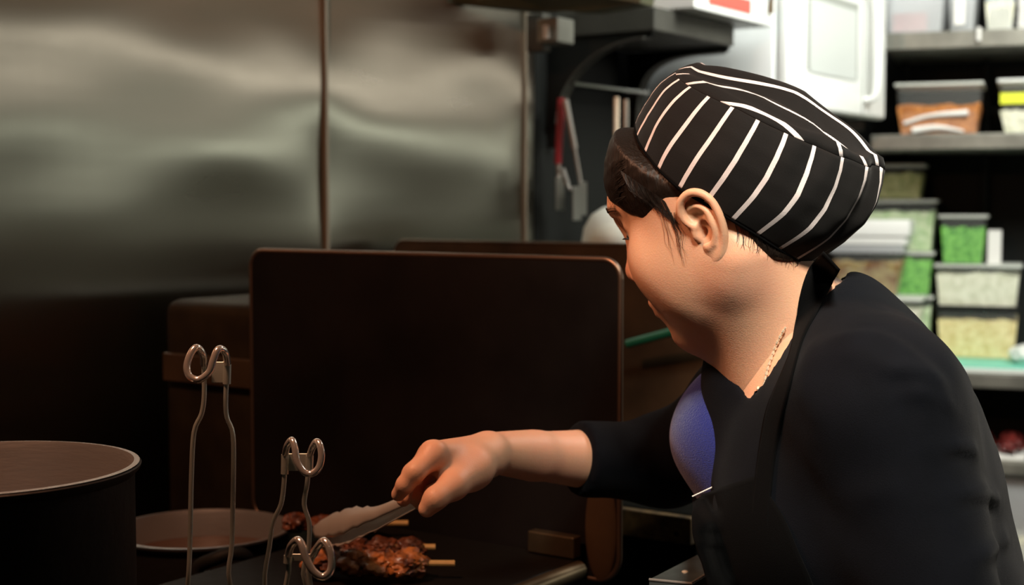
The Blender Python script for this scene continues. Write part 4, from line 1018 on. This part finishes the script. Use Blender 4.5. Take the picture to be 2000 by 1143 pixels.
mb = MB(); mb.tube([Vector(ringpt(.0, 2 * PI * k / 120)) for k in range(121)], .0016, 8); mb.build('hem', M['apron'], hat, True)
gv, gf, guv = [], [], []; NR = 26
def crownpt(r, ph):
    e = ringpt(1, ph); c = CO + hvx * .086 + hux * .000
    p = c + (e - c) * r
    dome = .014 * (1 - r ** 2.4)
    cu, cw = math.cos(ph) * r, math.sin(ph) * r
    # soft folds that run from front to back, and the rolled near edge
    fold = .0045 * math.sin(cw * 9 + 1.2 + cu * 1.1) * (1 - r ** 6) + .005 * noise.noise(Vector((cu * 1.5, cw * 4.2, 7))) * (1 - r ** 5)
    lip = .0035 * math.exp(-((r - .93) / .05) ** 2)
    return p + hvx * (dome + fold + lip)
for i in range(NR + 1):
    for k in range(NP): gv.append(crownpt(max(i / NR, .002), 2 * PI * k / NP))
def cuv(i, k):
    r = max(i / NR, .002); ph = 2 * PI * k / NP; cw = math.sin(ph) * r; cu = math.cos(ph) * r
    return ((cw * .0885 + .0045 * math.sin(cu * 3.0) + .010 * cu) / .0235 + .47 + 20, 0)
for i in range(NR):
    for k in range(NP):
        gf.append((i * NP + k, i * NP + (k + 1) % NP, (i + 1) * NP + (k + 1) % NP, (i + 1) * NP + k))
        guv.append([cuv(i, k), cuv(i, k + 1), cuv(i + 1, k + 1), cuv(i + 1, k)])
crown = cap_mesh('crown', gv, gf, guv, hat, .0012)
# ------------------------------------------------------------ tongs held in the right hand
tg = empty('tongs', (-.2, 1.5, .97)); tag(tg, 'steel kitchen tongs with scalloped ends held in the cook\'s hand', 'tongs')
def tarm(a, b, c, side):
    e = None; a, b, c = Vector(a), Vector(b), Vector(c); mb = MB(); d = (b - a).normalized(); up = Vector((0, 0, 1)); sd = d.cross(up).normalized(); n = sd.cross(d).normalized()
    sd = (sd * .62 + n * (.78 if sd.cross(d).dot(Vector((0, 0, 1))) > 0 else .78)).normalized(); n = sd.cross(d).normalized(); rows = []; N = 40
    for i in range(N + 1):
        t = i / N; p = a.lerp(b, t) if t < .5 else None
        p = a.lerp(b, t / .62) if t < .62 else b.lerp(c, (t - .62) / .38)
        wd = np.interp(t, [0, .1, .55, .66, .80, .95, 1], [.004, .0075, .0075, .009, .017, .015, .006])
        dish = np.interp(t, [0, .1, .6, .8, 1], [.001, .0035, .0035, .006, .004])
        if t > .68: wd += .0016 * math.sin((t - .68) / .32 * PI * 9)
        rows.append([s_bm.verts.new(p + sd * wd * x + n * side * dish * (1 - x * x)) for x in np.linspace(-1, 1, 9)]) if False else rows.append([p + sd * float(wd) * x + n * side * float(dish) * (1 - x * x) for x in (-1, -.75, -.5, -.25, 0, .25, .5, .75, 1)])
    v = [q for r in rows for q in r]; f = [(i * 9 + j, i * 9 + j + 1, (i + 1) * 9 + j + 1, (i + 1) * 9 + j) for i in range(N) for j in range(8)]
    o = mesh_obj('arm', v, f, M['tongs'], tg); mo = o.modifiers.new('t', 'SOLIDIFY'); mo.thickness = .0011; mo.offset = 0
hinge = W3(905, 925, 1.268)
tarm(W3(895, 932, 1.262), W3(735, 1003, 1.375), W3(618, 1034, 1.52), 1)
tarm(W3(897, 938, 1.262), W3(740, 1022, 1.375), W3(630, 1050, 1.50), -1)
mb = MB(); mb.tube([W3(893, 930, 1.262), W3(893, 940, 1.262)], .006, 12); mb.build('hinge', M['steel'], tg, True)
